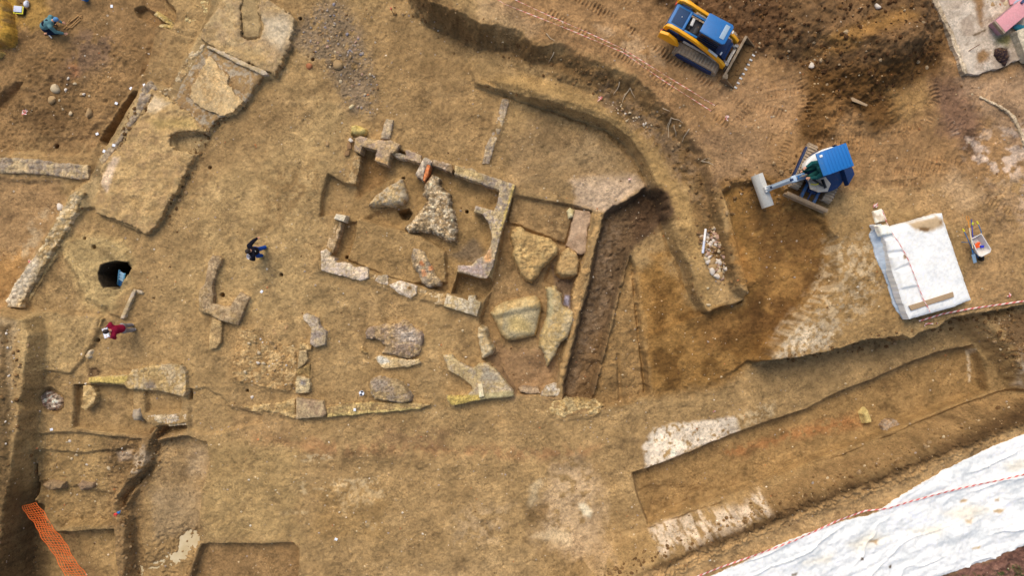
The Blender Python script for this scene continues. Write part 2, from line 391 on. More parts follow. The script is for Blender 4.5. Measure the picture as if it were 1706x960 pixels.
rough([(640, -40), (760, 30), (860, 80), (990, 120), (1100, 190), (1165, 260), (1230, 480), (1215, 485), (1150, 330), (1080, 225), (960, 150), (830, 100), (700, 40)], .9, 12, 3.0, 0.08, .03)
rough([(1000, 985), (1120, 905), (1280, 830), (1450, 770), (1706, 660), (1706, 690), (1460, 795), (1280, 862), (1060, 965)], .6, 8, 5.0, 0.22, .15)
rough([(5, 540), (55, 545), (55, 960), (-20, 990), (5, 800)], -.2, 8, 3.0, 0.10, .08)
rough([(232, 900), (290, 870), (340, 880), (320, 960), (230, 990)], -.45, 8, 4.5, .11, .0)
rough([(1000, 360), (1080, 312), (1100, 340), (1040, 440), (985, 670), (940, 680), (976, 480)], -.6, 6, 3.0, .14, .04)
rough([(1050, 430), (1075, 560), (1080, 655), (985, 674), (1030, 500)], -.3, 5, 2.5, .08, .0)
rough([(500, 20), (560, -10), (600, 60), (640, 150), (620, 200), (580, 190), (540, 110), (490, 80)], 0, 20, 6.0, 0.04, .12)
rough([(60, 722), (230, 735), (200, 870), (100, 878), (62, 840)], -.2, 14, 4.0, .07, .05)
rough([(187, 720), (262, 712), (312, 706), (300, 760), (235, 830), (232, 990), (205, 990), (187, 850)], -.5, 6, 4.0, .09, .05)

UN = [(350, -60), (352, 10), (334, 55), (300, 110), (285, 150), (250, 134), (236, 148), (200, 205), (164, 264), (150, 300), (118, 322), (128, 350), (152, 345), (181, 362), (237, 387), (248, 388), (263, 371), (278, 342), (310, 283), (322, 262), (345, 222), (370, 195), (411, 165), (434, 131), (459, 124), (478, 78), (491, 48), (478, 18), (443, -2), (440, -60)]
lvl(UN, .2, .2, 5, 'out', 3, 'max')
lvl([(284, 229), (296, 220), (344, 219), (350, 230), (340, 252), (322, 258), (292, 251)], -.1, .3, 4, 'in', 1.5)
lvl([(399, 9), (404, -60), (430, -60), (436, 46), (432, 62), (411, 65), (403, 61)], .3, .3, 3, 'in', 1.5)
lvl([(300, 880), (338, 878), (342, 905), (318, 922), (310, 942), (284, 958), (228, 962), (234, 938), (262, 930), (284, 918)], -.10, -.42, 10, 'in', 3, 'add')
def treads(pp, width=13, z=1.75, period=0.17, depth=0.035, gauge=0):
    """prints of a rubber or steel crawler along a path"""
    for off in ((-gauge / 2, gauge / 2) if gauge else (0,)):
        pts = []
        for i, (a, b) in enumerate(pp):
            q0 = pp[max(0, i - 1)]; q1 = pp[min(len(pp) - 1, i + 1)]
            tx, ty = q1[0] - q0[0], q1[1] - q0[1]; L = math.hypot(tx, ty)
            pts.append(P(a - ty / L * off, b + tx / L * off, z))
        sl = window(pts, width / S)
        X, Y = GX[sl], GY[sl]
        d, s_ = polyline(pts, X, Y)
        w = width / 2 / S
        k = (1 - sst(w * .75, w, d)) * sst(.36, .62, vnoise(X * 1.3, Y * 1.3, 71) * .6 + .4 * vnoise(X * 4, Y * 4, 72))
        HT[sl] += k * (depth * 1.1 * np.sin((s_ + d * .15) * 2 * math.pi / period) - depth * .5) + depth * .22 * np.exp(-((d - w * 1.15) / (.22 * w)) ** 2)
treads([(925, 0), (985, 36), (1060, 82), (1140, 132), (1225, 190), (1300, 210)], gauge=44)
treads([(1000, -10), (1080, 50), (1130, 85), (1200, 130)], gauge=36)
treads([(1215, 215), (1270, 160), (1340, 150), (1345, 190), (1300, 230), (1240, 260)])
treads([(1255, 150), (1330, 130), (1350, 165), (1345, 200)])
treads([(1345, 236), (1420, 234), (1500, 228), (1545, 205), (1560, 165), (1550, 130)], 18)
treads([(1340, 250), (1420, 245), (1520, 252), (1600, 268)], 16)
treads([(1320, 280), (1345, 225), (1365, 180), (1400, 160)], 14, gauge=48)
treads([(1500, 150), (1475, 180), (1490, 210), (1530, 212)], 14)
treads([(1400, 285), (1480, 283), (1560, 290)], 12, period=.13)
treads([(1440, 262), (1520, 268), (1570, 282)], 13)
treads([(1560, 190), (1590, 215), (1602, 250)], 14)
treads([(1400, 300), (1470, 308), (1540, 303)], 13)
treads([(1640, 330), (1680, 350), (1740, 365)], 16)

def hq(x, y):
    i = int(np.clip(np.searchsorted(gx, x) - 1, 0, NX - 2)); j = int(np.clip(np.searchsorted(gy, y) - 1, 0, NY - 2))
    u = (x - gx[i]) / (gx[i + 1] - gx[i]); v = (y - gy[j]) / (gy[j + 1] - gy[j])
    return float((HT[j, i] * (1 - u) + HT[j, i + 1] * u) * (1 - v) + (HT[j + 1, i] * (1 - u) + HT[j + 1, i + 1] * u) * v)
def hqa(X, Y):
    i = np.clip(np.searchsorted(gx, X) - 1, 0, NX - 2); j = np.clip(np.searchsorted(gy, Y) - 1, 0, NY - 2)
    u = (X - gx[i]) / (gx[i + 1] - gx[i]); v = (Y - gy[j]) / (gy[j + 1] - gy[j])
    return (HT[j, i] * (1 - u) + HT[j, i + 1] * u) * (1 - v) + (HT[j + 1, i] * (1 - u) + HT[j + 1, i + 1] * u) * v
def G(px, py, dz=0.0):
    """point on the ground seen at a photo pixel, plus dz"""
    z = 0.0
    for _ in range(6):
        x, y = P(px, py, z + dz); z = 0.5 * z + 0.5 * hq(x, y)
    z = hq(x, y)
    return Vector((x, y, z + dz))

# colours of the soils; the well also has shade painted in
CL = np.empty((NY, NX, 3)); CL[:] = C(164, 131, 83)
n_a = sst(-.5, .6, fbm(GX * .5, GY * .5, 4, 81))[..., None]
CL = CL * (1 - .35 * n_a) + C(144, 112, 70) * .35 * n_a
def dye(pp, rgb, soft=20, a=1.0, z=0.0, patch=None, f=2.0, seed=90):
    poly = [P(p, q, z) for p, q in pp]
    s_ = soft / S
    sl = window(poly, s_ + .6)
    X, Y = GX[sl], GY[sl]
    d = sdf(poly, X, Y) + WARP[sl] * s_ * .9
    t = 1 - sst(-s_, s_, d)
    if patch is not None:
        t = t * sst(patch - .12, patch + .12, vnoise(X * f, Y * f, seed) * .5 + .5 * (fbm(X * f * 1.7, Y * f * 1.7, 4, seed + 1) * .5 + .5))
    t = (t * a)[..., None]
    CL[sl] = CL[sl] * (1 - t) + C(*rgb) * t
# north-west
dye([(-100, -100), (300, -100), (260, 100), (160, 250), (-100, 255)], (142, 108, 66), 25)
dye([(130, 50), (195, 55), (190, 95), (150, 120), (120, 150), (90, 130), (120, 80)], (122, 95, 74), 16, .7, -.3, .45)
dye([(45, 85), (110, 90), (130, 150), (150, 220), (60, 235), (20, 190)], (116, 86, 50), 18, .7, -.3, .42)
dye([(118, 108), (130, 108), (134, 128), (126, 132)], (182, 118, 70), 8, .55, -.3)
dye([(-50, -50), (22, -50), (26, 30), (24, 62), (10, 76), (-50, 80)], (178, 136, 40), 6, .9, -.2)
dye([(40, -20), (74, -20), (72, 30), (50, 50), (22, 44), (18, 20)], (164, 124, 52), 10, .7, -.2)
dye([(-50, 290), (100, 300), (110, 330), (60, 420), (10, 505), (-50, 500)], (160, 124, 80), 12)
dye([(-20, 430), (40, 425), (35, 460), (10, 500), (-20, 500)], (170, 122, 60), 14, .6)
dye([(30, 380), (75, 350), (60, 420), (20, 430)], (186, 158, 118), 8, .7, 0, .5)
dye([(100, 400), (160, 384), (210, 398), (226, 430), (215, 475), (190, 520), (140, 505), (105, 432)], (182, 152, 98), 12, .85)
dye([(58, 520), (166, 530), (150, 580), (117, 621), (62, 615)], (180, 148, 96), 6, .7)
dye([(0, 526), (44, 536), (38, 640), (20, 760), (-60, 900), (-60, 526)], (172, 144, 104), 6, .8, .5)
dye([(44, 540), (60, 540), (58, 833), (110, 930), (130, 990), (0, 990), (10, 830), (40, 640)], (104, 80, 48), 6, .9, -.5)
dye([(147, 612), (162, 611), (169, 620), (164, 629), (148, 629)], (92, 68, 46), 3, .8)
dye(UN, (172, 144, 98), 4, .8, .32)
# corridor and middle
dye([(340, 300), (430, 200), (540, 170), (600, 200), (540, 330), (520, 440), (560, 520), (430, 520), (300, 480)], (172, 140, 90), 40, .8)
dye([(440, 300), (530, 270), (530, 330), (430, 390)], (140, 106, 62), 16, .6, 0, .5, 3)
dye([(240, 130), (380, 200), (330, 290), (420, 280), (520, 190), (420, 150), (440, 120)], (150, 116, 72), 20, .5)
dye([(640, 30), (760, 60), (800, 130), (840, 160), (800, 270), (660, 220), (600, 180)], (156, 122, 76), 30, .7)
dye([(598, 240), (700, 268), (834, 318), (812, 436), (750, 492), (555, 432), (590, 307)], (150, 118, 72), 6, .8)
dye([(640, 470), (745, 500), (700, 560), (560, 540)], (166, 132, 84), 20, .5)
dye([(742, 425), (790, 400), (812, 418), (790, 440)], (110, 94, 76), 8, .7, -.3)
dye([(600, 250), (650, 280), (640, 310), (595, 330)], (134, 98, 54), 8, .8, -.4)
dye([(900, 190), (1050, 240), (1085, 300), (1000, 350), (860, 310), (830, 230)], (148, 118, 78), 20, .8)
dye([(950, 300), (1000, 290), (1060, 296), (1080, 310), (1010, 352), (962, 342)], (196, 166, 134), 8, .9)
dye([(950, 220), (1010, 240), (1030, 290), (980, 295), (940, 270)], (164, 134, 92), 20, .8)
dye([(846, 330), (985, 352), (955, 500), (925, 660), (840, 640), (800, 560), (822, 455)], (148, 116, 74), 6, .8, -.3)
dye([(810, 575), (920, 585), (925, 655), (850, 655)], (156, 120, 82), 12, .8, -.4)
dye([(918, 442), (957, 468), (950, 515), (930, 482)], (128, 104, 82), 4, .8, -.5)
dye([(942, 492), (950, 492), (948, 512), (938, 508)], (150, 150, 176), 3, .7, -.5)
# gravel spread
dye([(505, 30), (560, -10), (600, 50), (630, 150), (620, 195), (585, 195), (545, 110), (492, 80)], (134, 112, 86), 14, .85, 0, .34, 4)
# bench, cut faces, modern surface
dye([(800, 130), (900, 130), (1000, 170), (1090, 240), (1150, 340), (1180, 500), (1200, 525), (1170, 510), (1110, 350), (1060, 245), (980, 190), (860, 152)], (168, 132, 78), 12, .9, .7)
dye([(650, -40), (760, 20), (800, 42), (900, 76), (985, 100), (1060, 131), (1130, 190), (1175, 262), (1215, 420), (1225, 480), (1190, 430), (1150, 320), (1085, 235), (990, 150), (860, 98), (730, 45)], (112, 82, 46), 12, .8, 1.2)
dye([(1000, 130), (1080, 190), (1140, 250), (1165, 330), (1150, 330), (1085, 250), (1000, 180)], (150, 122, 92), 14, .5, .8, .5, 4)
dye([(700, -100), (860, 46), (985, 98), (1060, 131), (1170, 240), (1190, 310), (1300, 330), (1706, 300), (1800, -100)], (158, 118, 74), 10, .9, 1.75)
dye([(990, 40), (1060, 60), (1110, 110), (1040, 90)], (196, 160, 118), 12, .6, 1.75, .4)
dye([(780, -20), (850, 0), (905, 40), (880, 60), (800, 36)], (176, 142, 100), 10, .6, 1.75)
dye([(1160, 220), (1290, 190), (1290, 290), (1190, 310)], (154, 120, 84), 20, .7, 1.75)
dye([(1130, 120), (1290, 130), (1340, 130), (1345, 190), (1300, 230), (1210, 200)], (176, 134, 90), 16, .7, 1.75)
dye([(1540, 120), (1610, 130), (1640, 200), (1620, 240), (1570, 220)], (120, 88, 66), 20, .9, 1.75)
dye([(1600, 130), (1640, 130), (1800, 90), (1800, 330), (1680, 250)], (168, 134, 100), 18, .8, 1.75)
dye([(1600, 230), (1720, 200), (1740, 300), (1650, 320)], (212, 184, 160), 16, .8, 1.75, .52, 2.5)
dye([(1640, 310), (1740, 300), (1740, 380), (1650, 380)], (200, 168, 138), 16, .7, 1.75, .5, 3)
dye([(1400, 300), (1706, 290), (1706, 505), (1600, 530), (1620, 400)], (166, 128, 82), 20, .8, 1.75)
dye([(1590, 280), (1640, 330), (1600, 350), (1560, 310)], (190, 156, 116), 14, .5, 1.75)
# the wet spoil
dye(HEAP, (110, 80, 48), 24, .9, 2.0)
dye(HEAP, (128, 94, 58), 20, .7, 2.0, .52, 2)
dye([(1085, -40), (1180, 30), (1262, 95), (1300, 60), (1300, -40)], (96, 66, 40), 14, .7, 1.9)
dye([(1370, 60), (1430, 35), (1500, 15), (1525, 25), (1500, 45), (1440, 70), (1400, 82)], (150, 108, 52), 10, .85, 2.5)
dye([(1340, 80), (1380, 72), (1420, 84), (1350, 92)], (142, 102, 52), 6, .7, 2.3)
dye([(1340, 100), (1400, 120), (1500, 100), (1575, 50), (1570, 120), (1510, 160), (1500, 210), (1455, 220), (1410, 175), (1380, 230), (1332, 240), (1338, 160)], (98, 66, 28), 14, .9, 1.9)
dye([(1480, 155), (1540, 130), (1555, 180), (1500, 215)], (160, 122, 70), 14, .8, 1.75)
dye([(1375, 160), (1400, 168), (1392, 215), (1370, 215)], (150, 108, 60), 6, .7, 1.75)
dye([(1335, 255), (1400, 255), (1400, 290), (1340, 300)], (126, 88, 44), 14, .6, 1.75)
# orange dug surface
dye([(1194, 318), (1260, 300), (1340, 340), (1385, 410), (1385, 480), (1330, 545), (1265, 610), (1200, 650), (1085, 660), (1070, 560), (1060, 450), (1110, 420), (1165, 525), (1235, 500)], (150, 108, 50), 14, .92, .7)
dye([(1090, 450), (1160, 530), (1240, 510), (1330, 400), (1370, 470), (1270, 600), (1190, 645), (1090, 650), (1070, 560)], (108, 74, 31), 22, .85, .5, .5, 1.2, 95)
dye([(1060, 450), (1110, 430), (1170, 540), (1230, 560), (1190, 640), (1090, 650)], (150, 110, 56), 18, .5, .2, .52, 1.6, 97)
dye([(1240, 310), (1310, 320), (1370, 390), (1370, 470), (1300, 560), (1220, 560), (1270, 480), (1250, 400)], (112, 76, 36), 18, .75, 1.0, .3)
dye([(1300, 440), (1340, 450), (1330, 500), (1290, 490)], (176, 128, 64), 14, .8, 1.3)
dye([(1160, 520), (1230, 520), (1220, 580), (1180, 580)], (116, 80, 38), 14, .7, .3)
dye([(1210, 380), (1250, 430), (1265, 465), (1240, 492), (1228, 460)], (166, 118, 58), 8, .8, 1.2)
dye([(1385, 350), (1460, 380), (1480, 470), (1510, 545), (1400, 582), (1290, 600), (1340, 515), (1385, 440)], (162, 126, 76), 8, .9, 1.75)
dye([(1380, 400), (1450, 390), (1480, 480), (1440, 520), (1350, 580), (1290, 596), (1340, 510), (1380, 450)], (196, 168, 128), 10, .75, 1.75, .5, 5)
dye([(1320, 540), (1400, 540), (1380, 580), (1290, 600)], (214, 190, 156), 10, .8, 1.75, .52, 6)
# east strips
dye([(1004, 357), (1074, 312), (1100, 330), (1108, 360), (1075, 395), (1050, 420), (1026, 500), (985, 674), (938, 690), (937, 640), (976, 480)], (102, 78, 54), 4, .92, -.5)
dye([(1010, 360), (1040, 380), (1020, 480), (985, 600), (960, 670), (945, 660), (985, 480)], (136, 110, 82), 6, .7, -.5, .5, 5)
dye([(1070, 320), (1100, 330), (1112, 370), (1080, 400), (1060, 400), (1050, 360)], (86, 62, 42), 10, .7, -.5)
dye([(1046, 432), (1060, 450), (1082, 656), (1035, 678), (984, 674), (1022, 540)], (146, 112, 66), 6, .9, -.3)
dye([(985, 560), (1020, 540), (985, 672), (940, 690)], (126, 94, 56), 10, .6, -.5)
# south
dye([(500, 700), (1060, 690), (1200, 650), (1280, 610), (1610, 580), (1400, 660), (1060, 790), (1080, 900), (1000, 960), (350, 960), (340, 740)], (164, 130, 82), 20, .6)
dye([(420, 722), (560, 738), (700, 742), (860, 752), (1000, 740), (980, 762), (840, 766), (690, 752), (540, 760), (420, 740)], (164, 114, 70), 12, .6, 0, .45, 3)
dye([(640, 705), (760, 715), (740, 745), (620, 745)], (124, 92, 62), 14, .5, 0, .45, 3)
for q in ([(488, 760), (548, 756), (556, 766), (500, 770)], [(494, 796), (502, 796), (512, 825), (504, 828)], [(520, 815), (560, 806), (560, 818), (530, 826)],
          [(556, 800), (630, 796), (636, 830), (600, 850), (570, 862), (562, 830)], [(466, 852), (512, 852), (510, 858), (468, 860)], [(600, 870), (630, 872), (620, 886), (600, 884)], [(590, 806), (640, 816), (640, 832), (612, 826)]):
    dye(q, (216, 186, 138), 4, .75, 0, .5, 7)
dye([(890, 900), (900, 850), (930, 790), (960, 760), (990, 790), (1000, 850), (1010, 920), (960, 930)], (198, 164, 122), 22, .8, 0, .34, 2.5)
dye([(888, 895), (920, 878), (950, 890), (948, 908), (910, 902)], (212, 182, 138), 6, .8)
dye([(880, 850), (884, 810), (900, 800), (890, 848)], (206, 178, 134), 6, .7)
dye([(964, 840), (974, 838), (986, 854), (984, 864), (972, 858)], (232, 212, 174), 4, .95)
dye([(762, 850), (810, 845), (840, 850), (830, 900), (760, 910)], (186, 154, 112), 16, .6, 0, .5, 3)
dye([(900, 905), (780, 930), (640, 950), (640, 990), (900, 990)], (178, 144, 96), 20, .5)
dye([(876, 846), (912, 840), (912, 870), (880, 876)], (122, 92, 52), 8, .8)
dye([(520, 810), (640, 800), (640, 900), (520, 900)], (158, 122, 70), 16, .6)
dye([(1072, 745), (1088, 714), (1130, 706), (1226, 696), (1230, 718), (1140, 754), (1076, 784)], (226, 206, 180), 4, .92, 0, .36, 5)
dye([(1230, 690), (1290, 670), (1290, 690), (1230, 714)], (206, 178, 134), 8, .7, 0, .5, 6)
dye([(1062, 792), (1225, 726), (1622, 578), (1650, 652), (1455, 732), (1080, 875)], (158, 122, 72), 6, .9, -.3)
dye([(1210, 755), (1290, 730), (1440, 690), (1440, 712), (1290, 744), (1220, 765)], (178, 116, 62), 10, .7, -.3, .35, 4)
dye([(1082, 880), (1150, 856), (1230, 832), (1262, 812), (1262, 836), (1190, 868), (1090, 905)], (220, 196, 168), 5, .9, -.1, .4, 5)
dye([(1262, 815), (1455, 738), (1568, 690), (1651, 660), (1720, 650), (1706, 676), (1560, 720), (1400, 780), (1262, 840)], (146, 112, 68), 5, .8, -.1)
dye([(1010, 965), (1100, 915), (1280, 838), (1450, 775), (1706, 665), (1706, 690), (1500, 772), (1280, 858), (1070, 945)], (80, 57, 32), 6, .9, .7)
dye([(960, 1010), (1043, 960), (1184, 903), (1383, 823), (1568, 751), (1720, 695), (1720, 760), (1440, 850), (1160, 990)], (180, 142, 92), 6, .9, 1.3)
dye([(1500, 1000), (1560, 945), (1706, 890), (1900, 820), (1900, 1100)], (112, 76, 66), 10, .95, 1.3)
dye([(1600, 990), (1640, 930), (1690, 920), (1690, 990)], (152, 112, 94), 10, .6, 1.3, .5, 4)
dye([(1624, 540), (1640, 536), (1660, 570), (1700, 610), (1740, 640), (1655, 656), (1636, 620)], (150, 118, 72), 6, .8, 0)
dye([(1622, 580), (1628, 580), (1636, 640), (1629, 640)], (214, 190, 154), 2, .8, 0, .42, 8)
dye([(1668, 580), (1684, 576), (1712, 620), (1700, 645), (1680, 640)], (206, 186, 160), 6, .8, 0, .45, 5)
dye([(1636, 530), (1720, 505), (1760, 630), (1706, 628), (1660, 560)], (112, 82, 52), 8, .8, .6)
# lower left corner
dye([(58, 720), (236, 732), (190, 840), (205, 990), (60, 990)], (156, 124, 76), 10, .7, -.2)
dye([(180, 730), (262, 710), (312, 704), (300, 740), (240, 820), (235, 990), (205, 990), (187, 850)], (134, 104, 66), 9, .75, -.6)
dye([(226, 758), (250, 740), (255, 765), (238, 785), (228, 783)], (198, 172, 140), 4, .75, -.5, .42, 6)
dye([(266, 735), (345, 738), (336, 830), (300, 860), (250, 840), (255, 770)], (164, 132, 88), 10, .8, -.4)
dye([(320, 745), (350, 750), (345, 800), (310, 790)], (188, 158, 118), 10, .7, -.4)
dye([(250, 820), (335, 815), (333, 885), (255, 900)], (156, 130, 94), 12, .7, -.4)
dye([(335, 905), (500, 905), (494, 990), (300, 990)], (142, 108, 66), 6, .9, -.2)
dye([(194, 756), (216, 752), (216, 764), (196, 768)], (206, 178, 146), 4, .7, -.2)
dye([(340, 740), (500, 740), (500, 900), (340, 900)], (170, 138, 86), 20, .7)
dye([(390, 670), (500, 700), (500, 730), (390, 725)], (164, 128, 82), 14, .6)
dye([(164, 454), (170, 440), (192, 435), (215, 436), (218, 448), (209, 463), (201, 481), (192, 483), (182, 479), (172, 481), (166, 470)], (54, 42, 30), 1.2, .97, .1)  # well: damp soil dyed near black, the shade of the shaft painted in
# small scale variety of the soil itself
CL *= (1 + .10 * fbm(GX * 2.2, GY * 2.2, 4, 99))[..., None]
rust = sst(.25, .9, fbm(GX * 1.3, GY * 1.3, 4, 101))[..., None]
CL = CL * (1 - .12 * rust) + CL * np.array([1.05, .93, .80]) * .12 * rust
# scrape marks and damp smears of the cleaned surface
a_ = GX * .94 + GY * .34; b_ = -GX * .34 + GY * .94
sm = fbm(a_ * .8, b_ * 2.6, 5, 105); dk = sst(.15, .75, fbm(GX * .9, GY * .9, 5, 106)) * sst(-.3, .4, fbm(GX * 5, GY * 5, 3, 107))
CL = CL * (1 + .10 * sm)[..., None] * (1 - dk[..., None] * np.array([.30, .31, .30]))
lt = sst(.35, .8, fbm(GX * 1.4 + 9, GY * 1.4, 5, 108)); CL = CL * (1 + lt[..., None] * np.array([.16, .17, .20]))
lum = (CL @ np.array([.3, .6, .1]))[..., None]
CL = (CL * .91 + .09 * lum * np.array([1.12, .98, .80])) * np.array([1.05, 1.075, 1.05])
CL = np.clip(CL, 0.005, 0.85)

def grid_object(name, X, Y, Z, col, material):
    ny, nx = X.shape
    me = bpy.data.meshes.new(name)
    me.vertices.add(nx * ny)
    me.vertices.foreach_set('co', np.stack([X, Y, Z], -1).astype(np.float32).ravel())
    idx = np.arange(nx * ny, dtype=np.int32).reshape(ny, nx)
    q = np.stack([idx[:-1, :-1], idx[:-1, 1:], idx[1:, 1:], idx[1:, :-1]], -1).reshape(-1, 4)
    me.loops.add(q.size); me.loops.foreach_set('vertex_index', q.ravel())
    me.polygons.add(len(q)); me.polygons.foreach_set('loop_start', np.arange(0, q.size, 4, dtype=np.int32))
    me.polygons.foreach_set('use_smooth', np.ones(len(q), bool))
    at = me.attributes.new('Col', 'FLOAT_COLOR', 'POINT')
    at.data.foreach_set('color', np.concatenate([col.reshape(-1, 3), np.ones((nx * ny, 1))], 1).astype(np.float32).ravel())
    me.update(); me.materials.append(material)
    o = bpy.data.objects.new(name, me); COL.objects.link(o)
    return o
# ------------------------------------------------------------------ masonry, boulders, sheets: a shaped top inside an outline, with sides down into the ground
def relief(name, pp, z, top, base, colf, material, cell=0.035, warp=1.0, parent=None, skirt=0.03, off=(0, 0)):
    poly = [P(a, b, z) for a, b in pp]
    xs = [p[0] for p in poly]; ys = [p[1] for p in poly]
    m = cell * 2 + warp / S * 1.5
    ax = np.arange(min(xs) - m, max(xs) + m + cell, cell); ay = np.arange(min(ys) - m, max(ys) + m + cell, cell)
    X, Y = np.meshgrid(ax, ay)
    wv = (fbm(X * 2.6, Y * 2.6, 4, 41) * .6 + fbm(X * 9, Y * 9, 2, 42) * .4) * warp / S
    D = sdf(poly, X, Y) + wv
    gyy, gxx = np.gradient(D, cell)
    ins = D < 0
    q = ins[:-1, :-1] | ins[:-1, 1:] | ins[1:, 1:] | ins[1:, :-1]
    L = np.sqrt(gxx ** 2 + gyy ** 2) + 1e-6
    snap = np.where(D > 0, np.minimum(D, cell * 1.4), 0)
    X2 = X - gxx / L * snap; Y2 = Y - gyy / L * snap
    D2 = np.minimum(D, 0)
    ny, nx = X.shape
    idx = np.arange(nx * ny).reshape(ny, nx)
    quads = np.stack([idx[:-1, :-1], idx[:-1, 1:], idx[1:, 1:], idx[1:, :-1]], -1)[q]
    used, inv = np.unique(quads.ravel(), return_inverse=True)
    quads = inv.reshape(-1, 4)
    vx, vy, vd = X2.ravel()[used], Y2.ravel()[used], D2.ravel()[used]
    vg = (gxx / L).ravel()[used], (gyy / L).ravel()[used]
    vz = top(vx, vy, vd)
    e = np.concatenate([quads[:, [0, 1]], quads[:, [1, 2]], quads[:, [2, 3]], quads[:, [3, 0]]])
    key = np.sort(e, 1); key = key[:, 0].astype(np.int64) * 10000000 + key[:, 1]
    uq, first, cnt = np.unique(key, return_index=True, return_counts=True)
    be = e[first[cnt == 1]]
    bv = np.unique(be)
    mp = -np.ones(len(used), int); mp[bv] = np.arange(len(bv))
    n0 = len(used); nb = len(bv)
    bx, by, bz = vx[bv], vy[bv], vz[bv]
    bb = base(bx, by) if callable(base) else np.full(nb, float(base))
    bb = np.minimum(bb, bz - 0.01)
    jit = fbm(bx * 7, by * 7, 2, 77) * .02
    r1x = bx + vg[0][bv] * (skirt * .5 + jit); r1y = by + vg[1][bv] * (skirt * .5 + jit)
    r2x = bx + vg[0][bv] * skirt; r2y = by + vg[1][bv] * skirt
    VX = np.concatenate([vx, bx, r1x, r2x]); VY = np.concatenate([vy, by, r1y, r2y])
    VZ = np.concatenate([vz, bz, bz * .55 + bb * .45, bb])
    a, b = mp[be[:, 0]], mp[be[:, 1]]
    sides = [np.stack([n0 + k * nb + a, n0 + (k + 1) * nb + a, n0 + (k + 1) * nb + b, n0 + k * nb + b], 1) for k in range(2)]
    F = np.concatenate([quads] + sides)
    c = colf(VX, VY, np.concatenate([vd, np.zeros(3 * nb)]))
    ox, oy, oz = sum(xs) / len(xs), sum(ys) / len(ys), float(bb.mean())
    if parent is not None: ox, oy, oz = parent.location
    me = bpy.data.meshes.new(name)
    me.vertices.add(len(VX))
    me.vertices.foreach_set('co', np.stack([VX - ox, VY - oy, VZ - oz], -1).astype(np.float32).ravel())
    F = F.astype(np.int32)
    me.loops.add(F.size); me.loops.foreach_set('vertex_index', F.ravel())
    me.polygons.add(len(F)); me.polygons.foreach_set('loop_start', np.arange(0, F.size, 4, dtype=np.int32))
    me.polygons.foreach_set('use_smooth', np.ones(len(F), bool))
    at = me.attributes.new('Col', 'FLOAT_COLOR', 'POINT')
    at.data.foreach_set('color', np.concatenate([np.clip(c, .005, .85), np.ones((len(VX), 1))], 1).astype(np.float32).ravel())
    me.update(); me.validate(); me.materials.append(material)
    o = bpy.data.objects.new(name, me); COL.objects.link(o)
    if parent is not None: o.parent = parent
    else: o.location = (ox, oy, oz)
    return o

BOOST = 1.0
def pal(c1, c2, c3=None, f=2.5, k3=.55, seed=0, cob=0, cobf=8.0, patches=()):
    """stone colours: c1 and c2 in clouds, c3 in patches, each cobble a little lighter or darker"""
    def fn(X, Y, D):
        n = sst(-.5, .5, fbm(X * f, Y * f, 4, 200 + seed))[:, None]
        c = C(*c1) * (1 - n) + C(*c2) * n
        if c3:
            k = sst(k3 - .12, k3 + .12, vnoise(X * f * 1.3, Y * f * 1.3, 220 + seed) * .5 + .25 + .25 * fbm(X * f * 4, Y * f * 4, 3, 230 + seed) + .0)[:, None]
            c = c * (1 - k) + C(*c3) * k
        for pp, z, rgb, soft in patches:
            t = (1 - sst(-soft / S, soft / S, sdf([P(a, b, z) for a, b in pp], X, Y) + fbm(X * 6, Y * 6, 3, 240) * 1.5 / S))[:, None]
            c = c * (1 - t) + C(*rgb) * t
        if cob:
            b, s_, cid = worley(X * cobf, Y * cobf, 250 + seed)
            c = c * (1 + cob * (cid - .5) * 1.6)[:, None]
            joint = (1 - sst(.04, .16, s_ - b))[:, None]
            c = c * (1 - .55 * joint) + C(116, 90, 58) * .55 * joint
        c = c * .86 + .14 * (c @ np.array([.3, .6, .1]))[:, None] * np.array([1.1, .98, .80])
        return c * np.array([1.17, 1.12, .99]) * (1 + .10 * fbm(X * 14, Y * 14, 2, 260))[:, None]
    return fn
def flat(z, rough=.03, edge=.03, cob=0.0, cobf=8.0, f=3.0, seed=0, tilt=None):
    def fn(X, Y, D):
        zz = z(X, Y) if callable(z) else z
        h = zz + fbm(X * f, Y * f, 4, 300 + seed) * rough - edge * np.exp(D / .035)
        if cob:
            b, s_, cid = worley(X * cobf, Y * cobf, 250 + seed)
            h = h + cob * (np.clip(.6 - b, 0, 1) + .5 * (cid - .5)) * sst(.0, .2, s_ - b)
        return h
    return fn
def dome(zb, hgt, r=.35, rough=.05, f=2.5, seed=0, cob=0.0, cobf=9.0):
    def fn(X, Y, D):
        zz = zb(X, Y) if callable(zb) else zb
        h = zz + hgt * (1 - np.exp(D / (r * .42))) ** .55 + np.abs(fbm(X * 5, Y * 5, 4, 340 + seed)) * rough + fbm(X * f, Y * f, 4, 320 + seed) * rough
        if cob:
            b, s_, cid = worley(X * cobf, Y * cobf, 250 + seed)
            h = h + cob * (np.clip(.6 - b, 0, 1) + .4 * (cid - .5)) * sst(.0, .2, s_ - b)
        return h
    return fn
def below(X, Y): return hqa(X, Y) - 0.12

